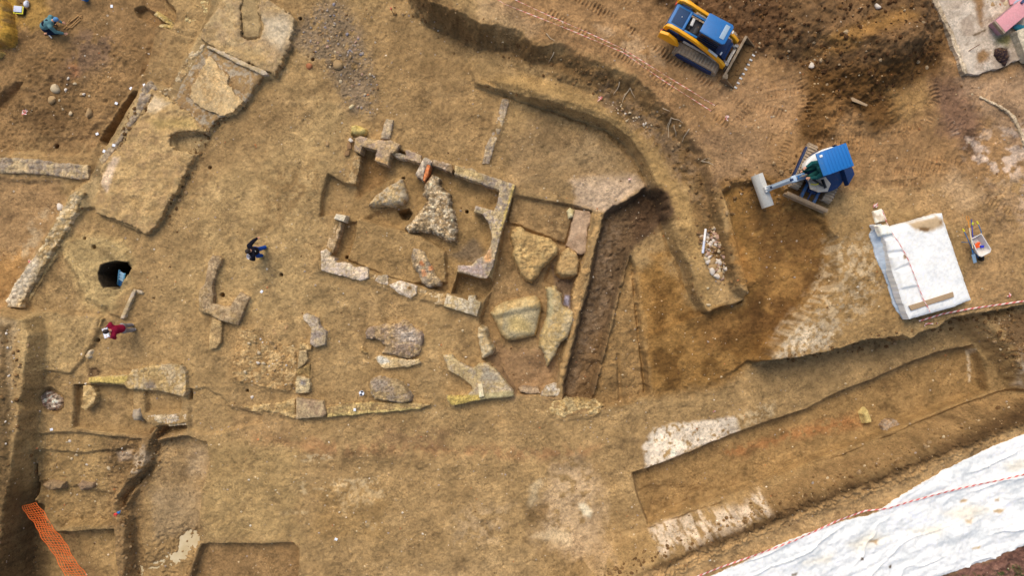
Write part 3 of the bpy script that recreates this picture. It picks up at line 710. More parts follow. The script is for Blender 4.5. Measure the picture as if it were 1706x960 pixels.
MORTAR = dict(c1=(184, 160, 120), c2=(160, 140, 116), c3=(196, 174, 128))
GREY = dict(c1=(168, 150, 126), c2=(184, 162, 124), c3=(148, 134, 120))
PALE = dict(c1=(204, 186, 154), c2=(180, 158, 120), c3=(184, 170, 154))
OCHRE = dict(c1=(182, 152, 98), c2=(160, 130, 82), c3=(196, 168, 116))
SEED = [0]
def wall(name, label, cat, pp, z, p=MORTAR, rough_=.035, cob=.05, cobf=6.0, warp=1.6, edge=.03, cc=.3, group=None, parent=None, patches=(), cell=.035, base=None, mt=None, k3=.55, f=2.5):
    SEED[0] += 1
    if name in ('floor_slab', 'plaster_skin'): cob = 0; cc = 0
    elif 'wall' in name: cob *= 1.15; rough_ *= 1.5; cc *= .9
    if mt is None and z < 1 and name not in ('floor_slab', 'plaster_skin', 'mortar_ridge'): lvl(pp, .06, z, 6, 'out', 3, 'add')
    o = relief(name, pp, z if not callable(z) else .3, flat(z, rough_, edge, cob, cobf, seed=SEED[0]), base or below,
               pal(p['c1'], p['c2'], p.get('c3'), seed=SEED[0], cob=cc, cobf=cobf, patches=patches, k3=k3, f=f), mt or M_STONE, cell, warp, parent)
    if parent is None: tag(o, label, cat, group)
    return o
def boulder(name, label, cat, pp, zb, hgt, p=OCHRE, r=.3, rough_=.06, cob=0, cobf=9.0, warp=1.4, cc=0, patches=(), group=None, cell=.035, seed=None):
    SEED[0] += 1
    if zb < 1: lvl(pp, .05, zb, 7, 'out', 3, 'add')
    o = relief(name, pp, zb + hgt * .5, dome(zb, hgt, r, rough_, seed=SEED[0], cob=cob, cobf=cobf), below,
               pal(p['c1'], p['c2'], p.get('c3'), seed=SEED[0], cob=cc, cobf=cobf, patches=patches), M_STONE, cell, warp, None, .07)
    return tag(o, label, cat, group)

# --- the long Roman floor on the left
wall('floor_slab', 'large raised slab of pale mortar floor with a long sunken recess, at the top edge', 'ancient floor',
     [(385, -60), (372, -2), (350, 30), (336, 52), (334, 66), (345, 74), (380, 90), (415, 106), (443, 119), (459, 124), (466, 105), (478, 78), (491, 48), (489, 34), (478, 18), (443, -2), (429, -2), (436, 46), (432, 62), (411, 65), (403, 61), (400, 9), (404, -40)],
     .42, dict(c1=(186, 160, 116), c2=(166, 140, 104), c3=(168, 140, 96)), .06, .02, 5, 5, .05, .15, patches=[([(440, 30), (480, 25), (486, 50), (470, 80), (440, 60)], .4, (194, 178, 152), 12), ([(340, 70), (400, 90), (440, 110), (440, 92), (380, 76)], .42, (178, 148, 98), 10)])
wall('floor_slab', 'raised mortar floor with a smooth buff plaster skin broken along a curved edge', 'ancient floor',
     [(342, 79), (380, 94), (415, 110), (441, 123), (434, 131), (420, 149), (411, 165), (395, 181), (368, 195), (352, 210), (345, 224), (322, 205), (292, 176), (292, 165), (302, 138), (325, 100)],
     .30, dict(c1=(160, 130, 86), c2=(146, 116, 76), c3=(164, 150, 130)), .03, .01, 5, 2.5, .05, .1)
wall('wall_core', 'broken low core of mortar joining the buff plaster slab to the long floor', 'ancient wall', [(286, 142), (300, 112), (322, 84), (338, 58), (346, 76), (326, 100), (303, 138), (294, 168), (312, 182), (300, 182), (264, 152)], .26, dict(c1=(172, 144, 98), c2=(152, 124, 84), c3=(200, 182, 150)), .06, .07, 5, 5, .05, .3)
wall('plaster_skin', 'smooth buff plaster skin with a ragged curved edge lying on the mortar floor', 'plaster floor',
     [(349, 91), (358, 103), (366, 115), (379, 124), (377, 137), (388, 151), (404, 168), (390, 186), (365, 192), (335, 179), (314, 160), (326, 135), (338, 113)],
     .41, dict(c1=(204, 174, 124), c2=(182, 150, 102), c3=(190, 164, 122)), .012, 0, 5, 3.5, .01, 0)
wall('mortar_ridge', 'narrow light mortar ridge dividing the two raised slabs', 'masonry',
     [(345, 74), (372, 85), (400, 100), (443, 118), (446, 123), (438, 124), (396, 106), (368, 90), (344, 79)], .44, PALE, .03, 0, 5, 1.2, .03, 0)
wall('floor_slab', 'long buff mortar floor with dark post-holes and a black square notch in its right side', 'ancient floor',
     [(250, 150), (262, 152), (289, 170), (312, 185), (343, 218), (296, 220), (283, 228), (285, 240), (292, 251), (310, 251), (321, 259), (310, 283), (292, 318), (278, 342), (263, 371), (248, 388), (237, 387), (205, 368), (181, 362), (158, 353), (152, 336), (166, 307), (170, 277), (190, 251), (208, 237), (213, 219), (236, 193), (241, 186), (254, 160)],
     .38, dict(c1=(184, 154, 104), c2=(164, 134, 92), c3=(170, 140, 92)), .07, .02, 4, 4.5, .05, .12,
     patches=[([(240, 183), (256, 160), (280, 172), (262, 186)], .38, (214, 190, 154), 5), ([(165, 300), (190, 262), (200, 262), (178, 320)], .38, (206, 180, 152), 4), ([(250, 200), (320, 195), (330, 214), (262, 214)], .38, (176, 148, 90), 8)])
wall('kerb_wall', 'grey rubble wall stub running between the dark slot and the long mortar floor', 'ancient wall',
     [(236, 148), (250, 134), (262, 148), (250, 162), (238, 182), (212, 219), (190, 250), (172, 276), (164, 264), (182, 246), (194, 236), (210, 206), (228, 174)], .30, GREY, .04, .05, 5, 2, .04, .3)
wall('rubble_wall', 'grey capped wall running in from the left edge above open soil', 'ancient wall',
     [(-80, 258), (0, 262), (60, 266), (110, 272), (146, 275), (148, 296), (130, 298), (100, 294), (60, 289), (0, 287), (-80, 284)], .22, GREY, .04, .05, 4, 1.6, .04, .25)
wall('rubble_wall', 'long diagonal wall of pale broken stone on the left, whitest at its lower end', 'ancient wall',
     [(117, 326), (130, 318), (139, 322), (128, 350), (105, 390), (82, 425), (60, 462), (42, 490), (32, 512), (12, 512), (8, 500), (22, 478), (40, 450), (62, 420), (86, 380), (105, 345)], .40,
     dict(c1=(186, 160, 112), c2=(162, 136, 92), c3=(204, 184, 148)), .05, .09, 4.2, 2.2, .05, .35, patches=[([(5, 500), (30, 460), (58, 425), (66, 440), (40, 490), (20, 512)], .4, (204, 190, 168), 8)])
wall('wall_footing', 'low stepped footing along the right foot of the long diagonal wall', 'ancient wall',
     [(141, 332), (146, 336), (110, 398), (78, 452), (56, 492), (44, 506), (40, 500), (62, 466), (84, 428), (107, 392), (130, 352)], .14, OCHRE, .03, .05, 5, 1.5, .03, .25)
wall('stone_edging', 'thin upright stone slab beside the dark well', 'edging stone', [(222, 481), (226, 484), (216, 508), (206, 531), (200, 531), (212, 503)], .22, PALE, .02, 0, 5, .8, .02, 0)
wall('stone_edging', 'row of thin edging stones along the step left of the reader in maroon', 'edging stone', [(165, 531), (171, 531), (160, 556), (152, 574), (147, 578), (150, 566), (157, 549)], .2, OCHRE, .02, .04, 7, 1, .02, .3)
wall('mortar_ridge', 'whitish broken edge of plaster sticking out of the soil below the plaster skin', 'masonry', [(262, 44), (268, 40), (297, 42), (301, 48), (296, 52), (278, 46)], .02, dict(c1=(196, 170, 96), c2=(176, 148, 84), c3=(206, 188, 140)), .03, .03, 8, 1.2)
wall('wall_core', 'mossy rubble wall core at the top, beside the sunken pit', 'ancient wall', [(256, 23), (262, 18), (299, 42), (300, 49), (294, 48)], .05, dict(c1=(190, 164, 86), c2=(164, 136, 80), c3=(204, 182, 132)), .03, .06, 8, 1.2)
wall('rubble_wall', 'tumbled yellowish rubble wall at the top between pit and mortar slab', 'ancient wall', [(301, 30), (330, 6), (352, -30), (372, -30), (352, 24), (334, 50), (318, 54), (300, 48)], .0, dict(c1=(170, 142, 92), c2=(150, 122, 80), c3=(198, 180, 128)), .05, .12, 7, 2.5, .03, .4)

# --- the ruined house in the middle
wall('corner_wall', 'T-shaped stump of mauve grey walling at the top left corner of the ruined house', 'ancient wall',
     [(590, 250), (592, 230), (600, 226.5), (615, 231), (634, 233), (650, 233), (664.5, 240), (661.5, 247), (655, 254), (650, 254), (646, 275), (624, 267), (627.4, 250), (603, 243), (599, 254.5)], .35,
     dict(c1=(182, 156, 122), c2=(166, 144, 128), c3=(192, 162, 114)), .02, .02, 5, 1, .03, .15, patches=[([(624, 266), (646, 274), (645, 269), (626, 262)], .35, (206, 164, 104), 2)])
wall('low_wall', 'low earthy wall running down from the T-shaped corner stump', 'ancient wall', [(591, 258), (601, 260), (597, 284), (592, 306), (576, 304), (583, 284)], .08, dict(c1=(158, 128, 80), c2=(146, 116, 74), c3=(172, 146, 104)), .02, .03, 6, 1)
wall('wall_stub', 'tapered grey stub of wall pointing up from the T-shaped corner', 'ancient wall', [(633, 231), (640, 206), (643, 197.5), (655, 199), (653, 214), (649, 231)], .28, GREY, .03, .03, 5, 1.2, .05, .2)
boulder('boulder', 'yellowish rounded boulder at the top left corner of the ruined house', 'boulder', [(583, 225), (584, 211), (592, 207), (602, 210), (611, 215), (611, 222), (603, 226), (596, 225)], 0, .42, dict(c1=(184, 160, 78), c2=(160, 134, 72), c3=(200, 178, 104)), .14, .05)
wall('white_stone', 'small white stone squeezed between boulder and bricks', 'stone', [(580, 233), (583, 229), (588, 234), (584, 236)], .2, dict(c1=(222, 214, 210), c2=(206, 198, 190)), .01, 0, 5, .3, .02, 0)
wall('brick', 'upper of two small brown bricks set on edge left of the T-shaped stump', 'brick', [(578, 238), (584, 236), (585, 247), (578, 250)], .12, dict(c1=(150, 118, 86), c2=(136, 104, 72)), .01, 0, 5, .4, .02, 0, 'pair of brown bricks')
wall('brick', 'lower of two small brown bricks set on edge left of the T-shaped stump', 'brick', [(575, 250.5), (582, 250), (581, 258), (574, 259)], .12, dict(c1=(146, 114, 78), c2=(132, 100, 68)), .01, 0, 5, .4, .02, 0, 'pair of brown bricks')
wall('wall_block', 'jumble of tiny cream stones between T-shaped stump and the mauve block', 'ancient wall', [(652, 256), (660, 254), (668, 256), (676, 258), (675, 266), (664, 263)], .14, PALE, .03, .10, 8, 1, .03, .45)
wall('wall_block', 'mauve grey block in the upper wall left of the brick pier', 'ancient wall', [(675.5, 250), (680, 249), (702, 259), (701.5, 272), (688, 267.5), (675, 264.5)], .25, dict(c1=(172, 148, 132), c2=(150, 132, 124), c3=(182, 158, 124)), .02, .03, 4, 1, .03, .25)
pier = empty('brick_pier', (*P(706, 282, .2), -.2)); tag(pier, 'short pier of pale mortar and an orange tile crossing the upper house wall', 'brick pier')
wall('pier_core', None, None, [(704, 265), (708, 261), (720, 268), (717, 275), (711, 273), (703, 298), (692, 292), (695, 284)], .34, dict(c1=(166, 150, 136), c2=(144, 128, 116), c3=(196, 182, 162)), .03, .06, 7, 1, .03, .35, parent=pier)
tag(wall('orange_tile', None, None, [(711, 273), (717, 275), (713, 291), (707, 301), (704.5, 299), (708, 286)], .30, dict(c1=(216, 118, 54), c2=(196, 104, 50), c3=(222, 140, 84)), .01, 0, 5, .4, .02, 0, parent=pier), 'bright orange tile set on edge')
wall('wall_block', 'thin arched run of brownish wall right of the brick pier', 'ancient wall', [(720, 265), (740, 270), (751, 273), (755, 281), (753, 289), (740, 281), (720, 275)], .2, dict(c1=(164, 138, 102), c2=(150, 124, 96), c3=(168, 148, 128)), .03, .05, 5, 1.2, .03, .3)
ap = wall('apse_wall', 'grey wall forming the right corner and curved apse of the ruined house', 'ancient wall',
     [(756.7, 290), (758, 275), (773, 280), (787, 280), (797, 287), (812, 292), (830, 298), (858, 308), (848, 345), (837, 380), (827.5, 415), (821, 443), (812, 463), (798, 463), (780, 457), (762, 452), (763, 442), (785, 442), (795, 432), (808, 426), (817, 411), (820, 396), (818, 385), (814, 370), (805, 357), (790, 351.5), (792.5, 343), (823, 351), (830, 333), (832, 317), (807, 307), (780, 297)], .35,
     dict(c1=(178, 160, 130), c2=(190, 168, 126), c3=(156, 142, 130)), .025, .04, 4.5, 1.0, .03, .25, patches=[([(757, 275), (800, 286), (808, 303), (760, 288)], .35, (186, 162, 112), 4), ([(806, 428), (818, 414), (818, 436), (808, 438)], .35, (206, 154, 102), 4), ([(855, 308), (858, 308), (836, 384), (832, 384)], .35, (196, 172, 96), 1.5), ([(762, 441), (786, 444), (800, 438), (812, 462), (766, 452)], .35, (168, 150, 146), 4)])
wall('corner_wall', 'pale mauve corner and wall at the lower left of the ruined house', 'ancient wall',
     [(535, 447), (535, 420), (543, 415), (549, 420), (549, 427), (558, 431), (558, 436.5), (582, 440), (590, 445), (610, 445), (614, 450), (613, 462), (603, 468), (572, 461), (536, 451)], .22, dict(c1=(214, 194, 166), c2=(192, 170, 134), c3=(196, 180, 168)), .025, .04, 5, 1.6, .03, .25)
wall('wall_block', 'small square pale block in the lower house wall', 'ancient wall', [(623, 468), (630, 459), (645, 459), (646, 475), (635, 473)], .18, dict(c1=(196, 180, 164), c2=(178, 160, 132)), .025, .04, 6, 1.2, .03, .3)
wall('wall_block', 'long pale block with a brown pock in the lower house wall', 'ancient wall', [(648, 475), (665, 467), (695, 477), (694, 490), (684, 497), (665, 490)], .2, dict(c1=(200, 184, 166), c2=(184, 162, 128), c3=(206, 192, 176)), .03, .03, 5, 1.4, .03, .25, patches=[([(678, 477), (684, 477), (684, 482), (678, 482)], .2, (130, 98, 56), 1.5)])
wall('wall_block', 'low chalky block half buried in the lower house wall', 'ancient wall', [(703, 498), (715, 490), (735, 494), (742, 498), (740, 507), (727, 507)], .12, dict(c1=(202, 184, 154), c2=(176, 148, 104)), .03, .03, 6, 1.6, .03, .25)
wall('corner_wall', 'stepped cream block ending the lower house wall at its right corner', 'ancient wall', [(744.5, 490.5), (779, 501.5), (780, 493), (792, 493), (793, 500), (801, 504), (794, 527), (765, 518), (739, 510)], .3, dict(c1=(192, 174, 136), c2=(176, 154, 112), c3=(186, 174, 152)), .02, .03, 4, .7, .02, .2)
wall('low_wall', 'earthy low core of the lower house wall between its pale blocks', 'ancient wall', [(598, 444), (625, 458), (660, 466), (700, 480), (745, 492), (741, 506), (700, 498), (660, 487), (625, 474), (600, 466)], .06, dict(c1=(178, 148, 102), c2=(160, 130, 84), c3=(198, 176, 138)), .05, .05, 6, 2.5, .05, .3)
wall('low_wall', 'low rough wall of brown earth on the left side of the ruined house', 'ancient wall', [(556, 368), (570, 369), (562, 398), (554, 421), (543, 415), (548, 392)], .06, dict(c1=(178, 148, 104), c2=(158, 128, 84), c3=(186, 160, 124)), .03, .05, 8, 1.4, .03, .3)
wall('white_block', 'square white stone block resting at the left side of the ruined house', 'stone block', [(556, 364), (560, 356), (576, 359), (573, 369)], .28, dict(c1=(216, 206, 186), c2=(204, 192, 168)), .01, 0, 5, .3, .02, 0)
wall('tipped_stone', 'thin brown stone leaning outside the lower left corner of the house', 'stone', [(523, 440), (531, 432), (534, 446), (532, 452), (525, 452)], .12, dict(c1=(172, 140, 98), c2=(156, 124, 84)), .02, 0, 5, .8, .03, 0)
COBB = dict(c1=(176, 152, 116), c2=(146, 122, 88), c3=(190, 174, 148))
boulder('rubble_mass', 'heap of mortared pebbles and cobbles inside the ruined house', 'rubble', [(709, 306), (716, 293), (722, 290), (733, 298), (732, 310), (742, 318), (752, 325), (753, 345), (758, 362), (763, 382), (760, 402), (745, 401), (725, 392), (702, 386), (684, 390), (672, 381), (684, 368), (702, 348), (712, 334), (704, 322)], -.42, .60, COBB, .2, .04, .08, 9.5, 3, .8)
boulder('stone_slab', 'rough tan stone slab beside the oval pit inside the house', 'boulder', [(613, 342), (625, 325), (645, 311), (662, 301), (671, 297), (677, 312), (681, 330), (672, 340), (650, 344), (628, 345)], -.42, .48, dict(c1=(194, 168, 122), c2=(164, 136, 92), c3=(178, 162, 136)), .25, .07)
boulder('fallen_masonry', 'long fallen chunk of grey masonry with orange brick patches inside the house', 'fallen masonry', [(685, 425), (690, 413), (700, 415), (708, 419), (715, 435), (723, 447), (725, 457), (735, 468), (733, 478), (724, 477), (715, 482), (703, 473), (697, 457), (687, 445)], -.2, .42, dict(c1=(174, 152, 122), c2=(186, 160, 120), c3=(158, 142, 122)), .16, .05, .08, 7, 1.4, .45,
        patches=[([(698, 436), (704, 434), (708, 442), (702, 444)], .1, (190, 120, 72), 2), ([(713, 444), (720, 442), (722, 450), (715, 452)], .1, (196, 128, 80), 2), ([(703, 450), (709, 449), (711, 460), (705, 461)], .1, (186, 132, 92), 2)])

# --- lower left of the house
wall('hooked_wall', 'hook-shaped wall stump of grey brown mortar standing alone by the corridor', 'ancient wall', [(347, 437), (353, 426), (361, 426), (368, 431), (366, 441), (361, 452), (352, 480), (355, 491), (354, 506), (372, 511), (383, 510), (391, 498), (400, 487), (414, 496), (405, 520), (396, 542), (380, 538), (364, 533), (349, 524), (331, 518), (331, 482), (340, 474), (343, 457)], .30, dict(c1=(166, 140, 98), c2=(148, 126, 98), c3=(176, 152, 118)), .03, .03, 5, 1.2, .04, .2)
wall('wall_stub', 'narrow buff wall stub below the hook-shaped wall', 'ancient wall', [(353, 529), (369, 536), (368, 568), (360, 581), (348, 582), (348, 559)], .2, dict(c1=(190, 160, 108), c2=(168, 140, 96)), .025, .03, 5, 1, .04, .15)
wall('rubble_platform', 'square platform of earthy rubble with scattered cream stones', 'rubble', [(403, 545), (422, 550), (433, 566), (470, 574), (494, 580), (494, 614), (490, 654), (478, 654), (453, 650), (428, 643), (401, 637), (389, 633), (383, 614), (393, 572)], .16, dict(c1=(172, 140, 90), c2=(154, 122, 76), c3=(190, 160, 110)), .10, .035, 7, 3, .06, .15)
wall('stone_slab', 'flat brown stones lying on the soil above the rubble platform', 'flagstone', [(428, 545), (440, 536), (455, 540), (462, 545), (478, 536), (484, 540), (474, 556), (458, 568), (444, 562), (432, 556)], .08, dict(c1=(170, 138, 96), c2=(154, 122, 82)), .05, .04, 3.5, 1.6, .03, .25)
wall('wall_block', 'rough topmost block of the narrow wall right of the rubble platform', 'ancient wall', [(500, 570), (519, 577), (518, 584), (497, 582)], .2, OCHRE, .03, .03, 6, 1)
wall('wall_block', 'smooth buff block second from the top of the narrow wall right of the rubble platform', 'ancient wall', [(498, 584), (510, 584), (512, 600), (503, 611), (495, 615)], .24, dict(c1=(184, 160, 118), c2=(166, 144, 104)), .02, 0, 5, .8)
wall('wall_block', 'mossy broken block third down the narrow wall right of the rubble platform', 'ancient wall', [(495, 616), (503, 613), (516, 606), (516, 629), (496, 626)], .14, dict(c1=(166, 140, 86), c2=(150, 124, 76)), .05, .06, 7, 1.4)
wall('wall_block', 'grey topped square block at the foot of the narrow wall right of the rubble platform', 'ancient wall', [(492, 636), (495, 628), (514, 632), (516, 643), (514, 655), (493, 655)], .3, dict(c1=(204, 184, 142), c2=(180, 158, 118)), .04, .03, 4, 1, patches=[([(499, 633), (509, 633), (510, 643), (500, 643)], .3, (124, 120, 122), 3)])
wall('grey_slab', 'bluish grey notched slab of fallen floor at the top of the narrow wall', 'stone slab', [(505, 525), (510, 522.5), (520, 527), (530, 531), (531, 542), (543, 554), (541, 574), (524, 579), (516, 572.5), (519, 548), (514, 541), (505, 533)], .3, dict(c1=(142, 130, 128), c2=(162, 148, 134), c3=(176, 158, 128)), .025, .02, 5, .8, .03, .15, patches=[([(504, 524), (512, 523), (513, 535), (506, 535)], .3, (206, 190, 168), 2)])
wall('wall_block', 'mauve brown dressed block at the front corner of the sill wall', 'ancient wall', [(493, 664), (515, 667), (537, 670), (543, 690), (537, 695), (493, 698.5)], .34, dict(c1=(170, 146, 112), c2=(154, 130, 104), c3=(180, 158, 122)), .02, 0, 5, .7, .03, 0)
wall('sill_wall', 'low yellowish earth and stone wall left of the dressed corner block', 'ancient wall', [(404, 679), (430, 676), (460, 672), (492, 664), (492, 698), (470, 692), (445, 685), (425, 686)], .14, OCHRE, .05, .05, 5, 1.6, .04, .2)
wall('sill_wall', 'long straight sill wall with a yellow front edge right of the dressed corner block', 'ancient wall', [(545, 681), (575, 673), (617, 671), (690, 672), (717, 675), (700, 682), (630, 688), (575, 693), (545, 695.5)], .24, dict(c1=(166, 140, 94), c2=(150, 124, 82), c3=(190, 164, 104)), .04, .04, 5, 1, .03, .2, patches=[([(545, 690), (630, 684), (700, 679), (700, 684), (630, 690), (545, 697)], .24, (198, 174, 108), 1.5)])
boulder('stone_mass', 'rounded stone mass with a blue grey top resting on the sill wall', 'boulder', [(615, 641), (619, 633), (633, 628.5), (651, 633), (667, 637), (679, 649), (686, 662), (686, 670), (667, 673), (645, 669), (625, 666), (617, 657)], .1, .36, dict(c1=(164, 142, 104), c2=(178, 152, 106), c3=(146, 130, 112)), .14, .05, .03, 8, 1.2, .25, patches=[([(618, 636), (634, 630), (650, 634), (646, 644), (626, 650)], .3, (152, 138, 124), 6)])
boulder('tile_heap', 'heap of broken grey and reddish tile stones left of the cream ledge', 'rubble', [(607, 555), (613, 545), (629, 542), (655, 540), (675, 533), (687, 544), (704, 554), (706, 570), (698, 591), (683, 599), (659, 594), (636, 589), (641, 577), (635, 570), (625, 566), (609, 564)], 0, .3, dict(c1=(160, 138, 114), c2=(140, 122, 110), c3=(170, 144, 106)), .16, .05, .07, 8, 2, .5, patches=[([(660, 552), (690, 550), (700, 566), (668, 570)], .2, (176, 164, 154), 8)])
wall('cream_ledge', 'wedge of cream masonry with a round white stone set in its end', 'ancient wall', [(625, 597), (631, 592.5), (647, 594.5), (679, 600), (698, 599), (701, 605), (683, 611), (664, 613), (643, 614.5), (635, 612)], .24, dict(c1=(206, 180, 130), c2=(188, 160, 112), c3=(200, 178, 140)), .025, .02, 5, 1, .04, .1, patches=[([(628, 594), (644, 596), (648, 604), (636, 607), (629, 603)], .24, (206, 202, 190), 1.5)])
boulder('stone', 'small pointed tan stone left of the broken tile heap', 'stone', [(599, 577), (605, 575), (608, 582), (614, 589), (607, 591), (600, 586)], 0, .2, OCHRE, .1, .03)
wall('fork_wall', 'forked pale plastered wall with a pointed right end and a yellow front edge', 'ancient wall', [(738, 593), (752, 592), (761, 601), (774, 609), (788, 615), (798, 607), (812, 607), (825, 616), (838, 632), (854.5, 653), (855.5, 661), (798, 667), (775, 672), (753.6, 676), (746, 669), (743, 661), (760, 662), (778, 660), (787, 651), (785.5, 642), (766, 628), (747, 617)], .4, dict(c1=(192, 170, 122), c2=(176, 154, 112), c3=(176, 160, 136)), .025, .01, 5, .8, .03, .1, patches=[([(743, 661), (800, 658), (800, 668), (750, 678)], .4, (188, 164, 82), 2), ([(808, 612), (826, 622), (836, 636), (800, 634)], .4, (164, 154, 136), 5), ([(800, 655), (856, 652), (857, 662), (800, 668)], .4, (172, 160, 118), 1.5)])
boulder('boulder', 'pitted pale boulder standing above the forked wall', 'boulder', [(796, 546), (801.5, 544), (810, 548), (814, 564), (825, 583), (819, 592), (803, 598), (800, 581), (796, 561)], -.1, .5, dict(c1=(182, 156, 112), c2=(164, 140, 98), c3=(192, 174, 140)), .12, .06)
brd = wall('scale_board', 'narrow cream wooden board leaning on the forked wall', 'board', [(796.5, 641), (803, 639.5), (806, 661), (798.5, 662.5)], .5, dict(c1=(226, 212, 178), c2=(214, 198, 160)), .004, 0, 5, .1, .008, 0, patches=[([(800, 645), (801.5, 645), (803.5, 657), (802, 657)], .5, (176, 156, 116), .6)])

# --- the east room
wall('room_wall', 'thin buff wall closing the boulder room towards the brown trench', 'ancient wall', [(991, 355), (1004, 356.5), (994, 400), (985, 440), (976, 478), (963, 530), (947, 594), (938, 640), (930, 640), (936, 610), (950, 560), (957, 520), (954, 490), (958, 472), (970, 442), (985, 405), (980, 393), (984, 375)], .1, dict(c1=(174, 140, 90), c2=(154, 122, 76)), .06, .0, 5, 3.2, .07, 0)
wall('pink_slab', 'smooth pinkish clay slab at the top of the boulder room', 'clay slab', [(958, 350), (983, 351), (985, 365), (979, 383), (977, 420), (966, 425), (944, 409), (951, 381)], -.02, dict(c1=(176, 148, 122), c2=(160, 132, 106)), .02, 0, 5, 1.6, .04, 0)
boulder('boulder', 'largest boulder, a triangular tan block narrowing downward beside the apse wall', 'boulder', [(849, 394), (852, 381), (868, 377), (878, 385), (894, 391), (919, 396), (931, 410), (930, 425), (919, 434), (905, 447), (898, 459), (886, 472), (875, 469), (863, 447), (854, 425), (855, 415)], -.5, .75, dict(c1=(178, 146, 92), c2=(162, 132, 84), c3=(190, 160, 104)), .16, .08)
boulder('boulder', 'smaller egg-shaped boulder right of the big triangular one', 'boulder', [(926, 443), (933, 422), (946, 411.5), (960, 418.5), (967, 436), (963, 459), (950, 463), (935, 463.5), (926, 455.5)], -.45, .6, dict(c1=(174, 142, 92), c2=(156, 126, 80), c3=(184, 154, 104)), .16, .06)
bb_ = [(817, 522), (825, 511), (840, 503), (856, 499), (892, 492), (901, 500), (905, 511), (894, 561), (870, 567), (846, 571), (834, 561)]
SEED[0] += 1
def chipped(X, Y, D):
    a = P(840, 520, .2); b = P(900, 505, .2)
    t = (X - a[0]) * (b[1] - a[1]) - (Y - a[1]) * (b[0] - a[0])
    return -.5 + .78 * (1 - np.exp(D / .12)) ** .6 - .16 * sst(-.02, .5, t) + fbm(X * 2.4, Y * 2.4, 4, 333) * .05
tag(relief('boulder', bb_, .1, chipped, below, pal((190, 160, 104), (168, 142, 94), (186, 164, 116), seed=71, patches=[([(838, 524), (852, 514), (880, 512), (902, 514), (896, 540), (890, 558), (850, 562), (836, 548)], .15, (172, 158, 124), 3), ([(846, 530), (862, 524), (884, 538), (884, 556), (848, 552)], .15, (184, 162, 106), 8)]), M_STONE, .035, 1.2), 'flat split boulder with a yellow stained face, lower left of the fallen boulders', 'boulder')
boulder('boulder', 'long leaning yellowish boulder tapering to a point along the thin buff wall', 'boulder', [(908, 478), (924, 478), (935, 490), (939, 508), (957, 520), (954, 541), (947, 563), (935, 571), (926, 590), (912, 614), (906, 590), (897, 577), (899, 557), (910, 530), (912, 500)], -.5, .7, dict(c1=(192, 164, 106), c2=(170, 146, 98), c3=(178, 160, 124)), .16, .06, patches=[([(910, 482), (920, 482), (922, 520), (912, 540)], 0, (160, 150, 116), 5)])
wall('corner_slab', 'pale triangular slab in the bottom corner of the boulder room', 'stone slab', [(935, 636), (932, 661), (916, 662), (901, 660), (911, 646), (925, 640)], .05, dict(c1=(190, 172, 142), c2=(170, 148, 114), c3=(190, 180, 168)), .03, .03, 6, 1, .03, .2)
wall('flat_stone', 'flat grey stone sunk in the soil left of the triangular corner slab', 'stone', [(864, 648), (876, 645), (896, 646), (900, 656), (880, 656), (866, 654)], -.05, dict(c1=(150, 132, 122), c2=(164, 140, 112)), .03, .03, 6, 1.5)
wall('rubble_wall', 'low wall of yellowish rubble below the brown trench', 'ancient wall', [(914, 669), (940, 665), (962, 668), (990, 668), (1004, 672), (1000, 690), (975, 693), (940, 697), (916, 690)], .12, dict(c1=(184, 154, 98), c2=(160, 130, 80), c3=(196, 172, 122)), .05, .06, 6, 2.5, .04, .3)
wall('drain_wall', 'thin straight kerb of grey stone in the room below the earth bench', 'ancient wall', [(837, 164), (848, 166), (844, 182), (838, 205), (825, 238), (815, 272), (804, 272), (809, 244), (824, 212)], .12, GREY, .03, .04, 5, 1, .03, .25)
boulder('stone', 'small white lump of stone at the upper edge of the boulder room', 'stone', [(944, 352), (950, 344), (957, 350), (955, 362), (947, 365)], -.2, .3, dict(c1=(216, 204, 160), c2=(190, 170, 116)), .1, .03)

# --- the lower left rooms
wall('room_wall', 'thick buff wall with a long mossy arm, above the sunken rooms at lower left', 'ancient wall', [(146, 630), (160, 629), (174, 628), (213, 626), (220, 617), (248, 610), (300, 607), (307, 618), (310, 652), (305, 661), (289, 657), (262, 650), (236, 650), (216, 648), (208, 642), (174, 638), (147, 638.5)], .26, dict(c1=(188, 160, 106), c2=(170, 142, 92), c3=(182, 162, 128)), .035, .04, 4.5, 1.6, .04, .15, patches=[([(146, 629), (214, 626), (208, 640), (150, 640)], .26, (190, 166, 88), 3), ([(240, 640), (256, 634), (262, 648), (246, 648)], .26, (140, 126, 112), 4)])
wall('curved_stub', 'curved buff wall stub hanging below the mossy wall arm', 'ancient wall', [(138, 643), (151, 643), (156, 650), (160, 659), (154, 673), (142, 684), (135, 678), (138, 664)], .1, OCHRE, .03, .03, 5, 1.2)
wall('low_wall', 'low narrow wall of buff stones at the foot of the sunken rooms', 'ancient wall', [(240, 693), (270, 691), (310, 691), (312, 702), (280, 706), (247, 702)], .08, PALE, .03, .06, 7, 1.2, .03, .3)
boulder('stone', 'round grey stone ending the low wall of the sunken rooms', 'stone', [(222, 682), (234, 680), (238, 694), (234, 701.5), (224, 702), (220, 694)], -.1, .3, dict(c1=(158, 144, 130), c2=(174, 158, 134)), .12, .03)
wall('threshold_stone', 'white capped stone edge above the dark gully', 'stone', [(300, 700), (313, 699), (313, 708), (282, 711), (280, 707)], .03, PALE, .02, .02, 6, .8)
boulder('pebble_heap', 'heap of pinkish and white pebbles in a square pit at lower left', 'rubble', [(66, 666), (76, 650), (84, 650), (106, 662), (104, 677), (92, 689), (76, 684), (68, 678)], -.5, .3, dict(c1=(154, 116, 100), c2=(120, 84, 72), c3=(206, 186, 170)), .2, .04, .12, 9, 1.5, 1.1)
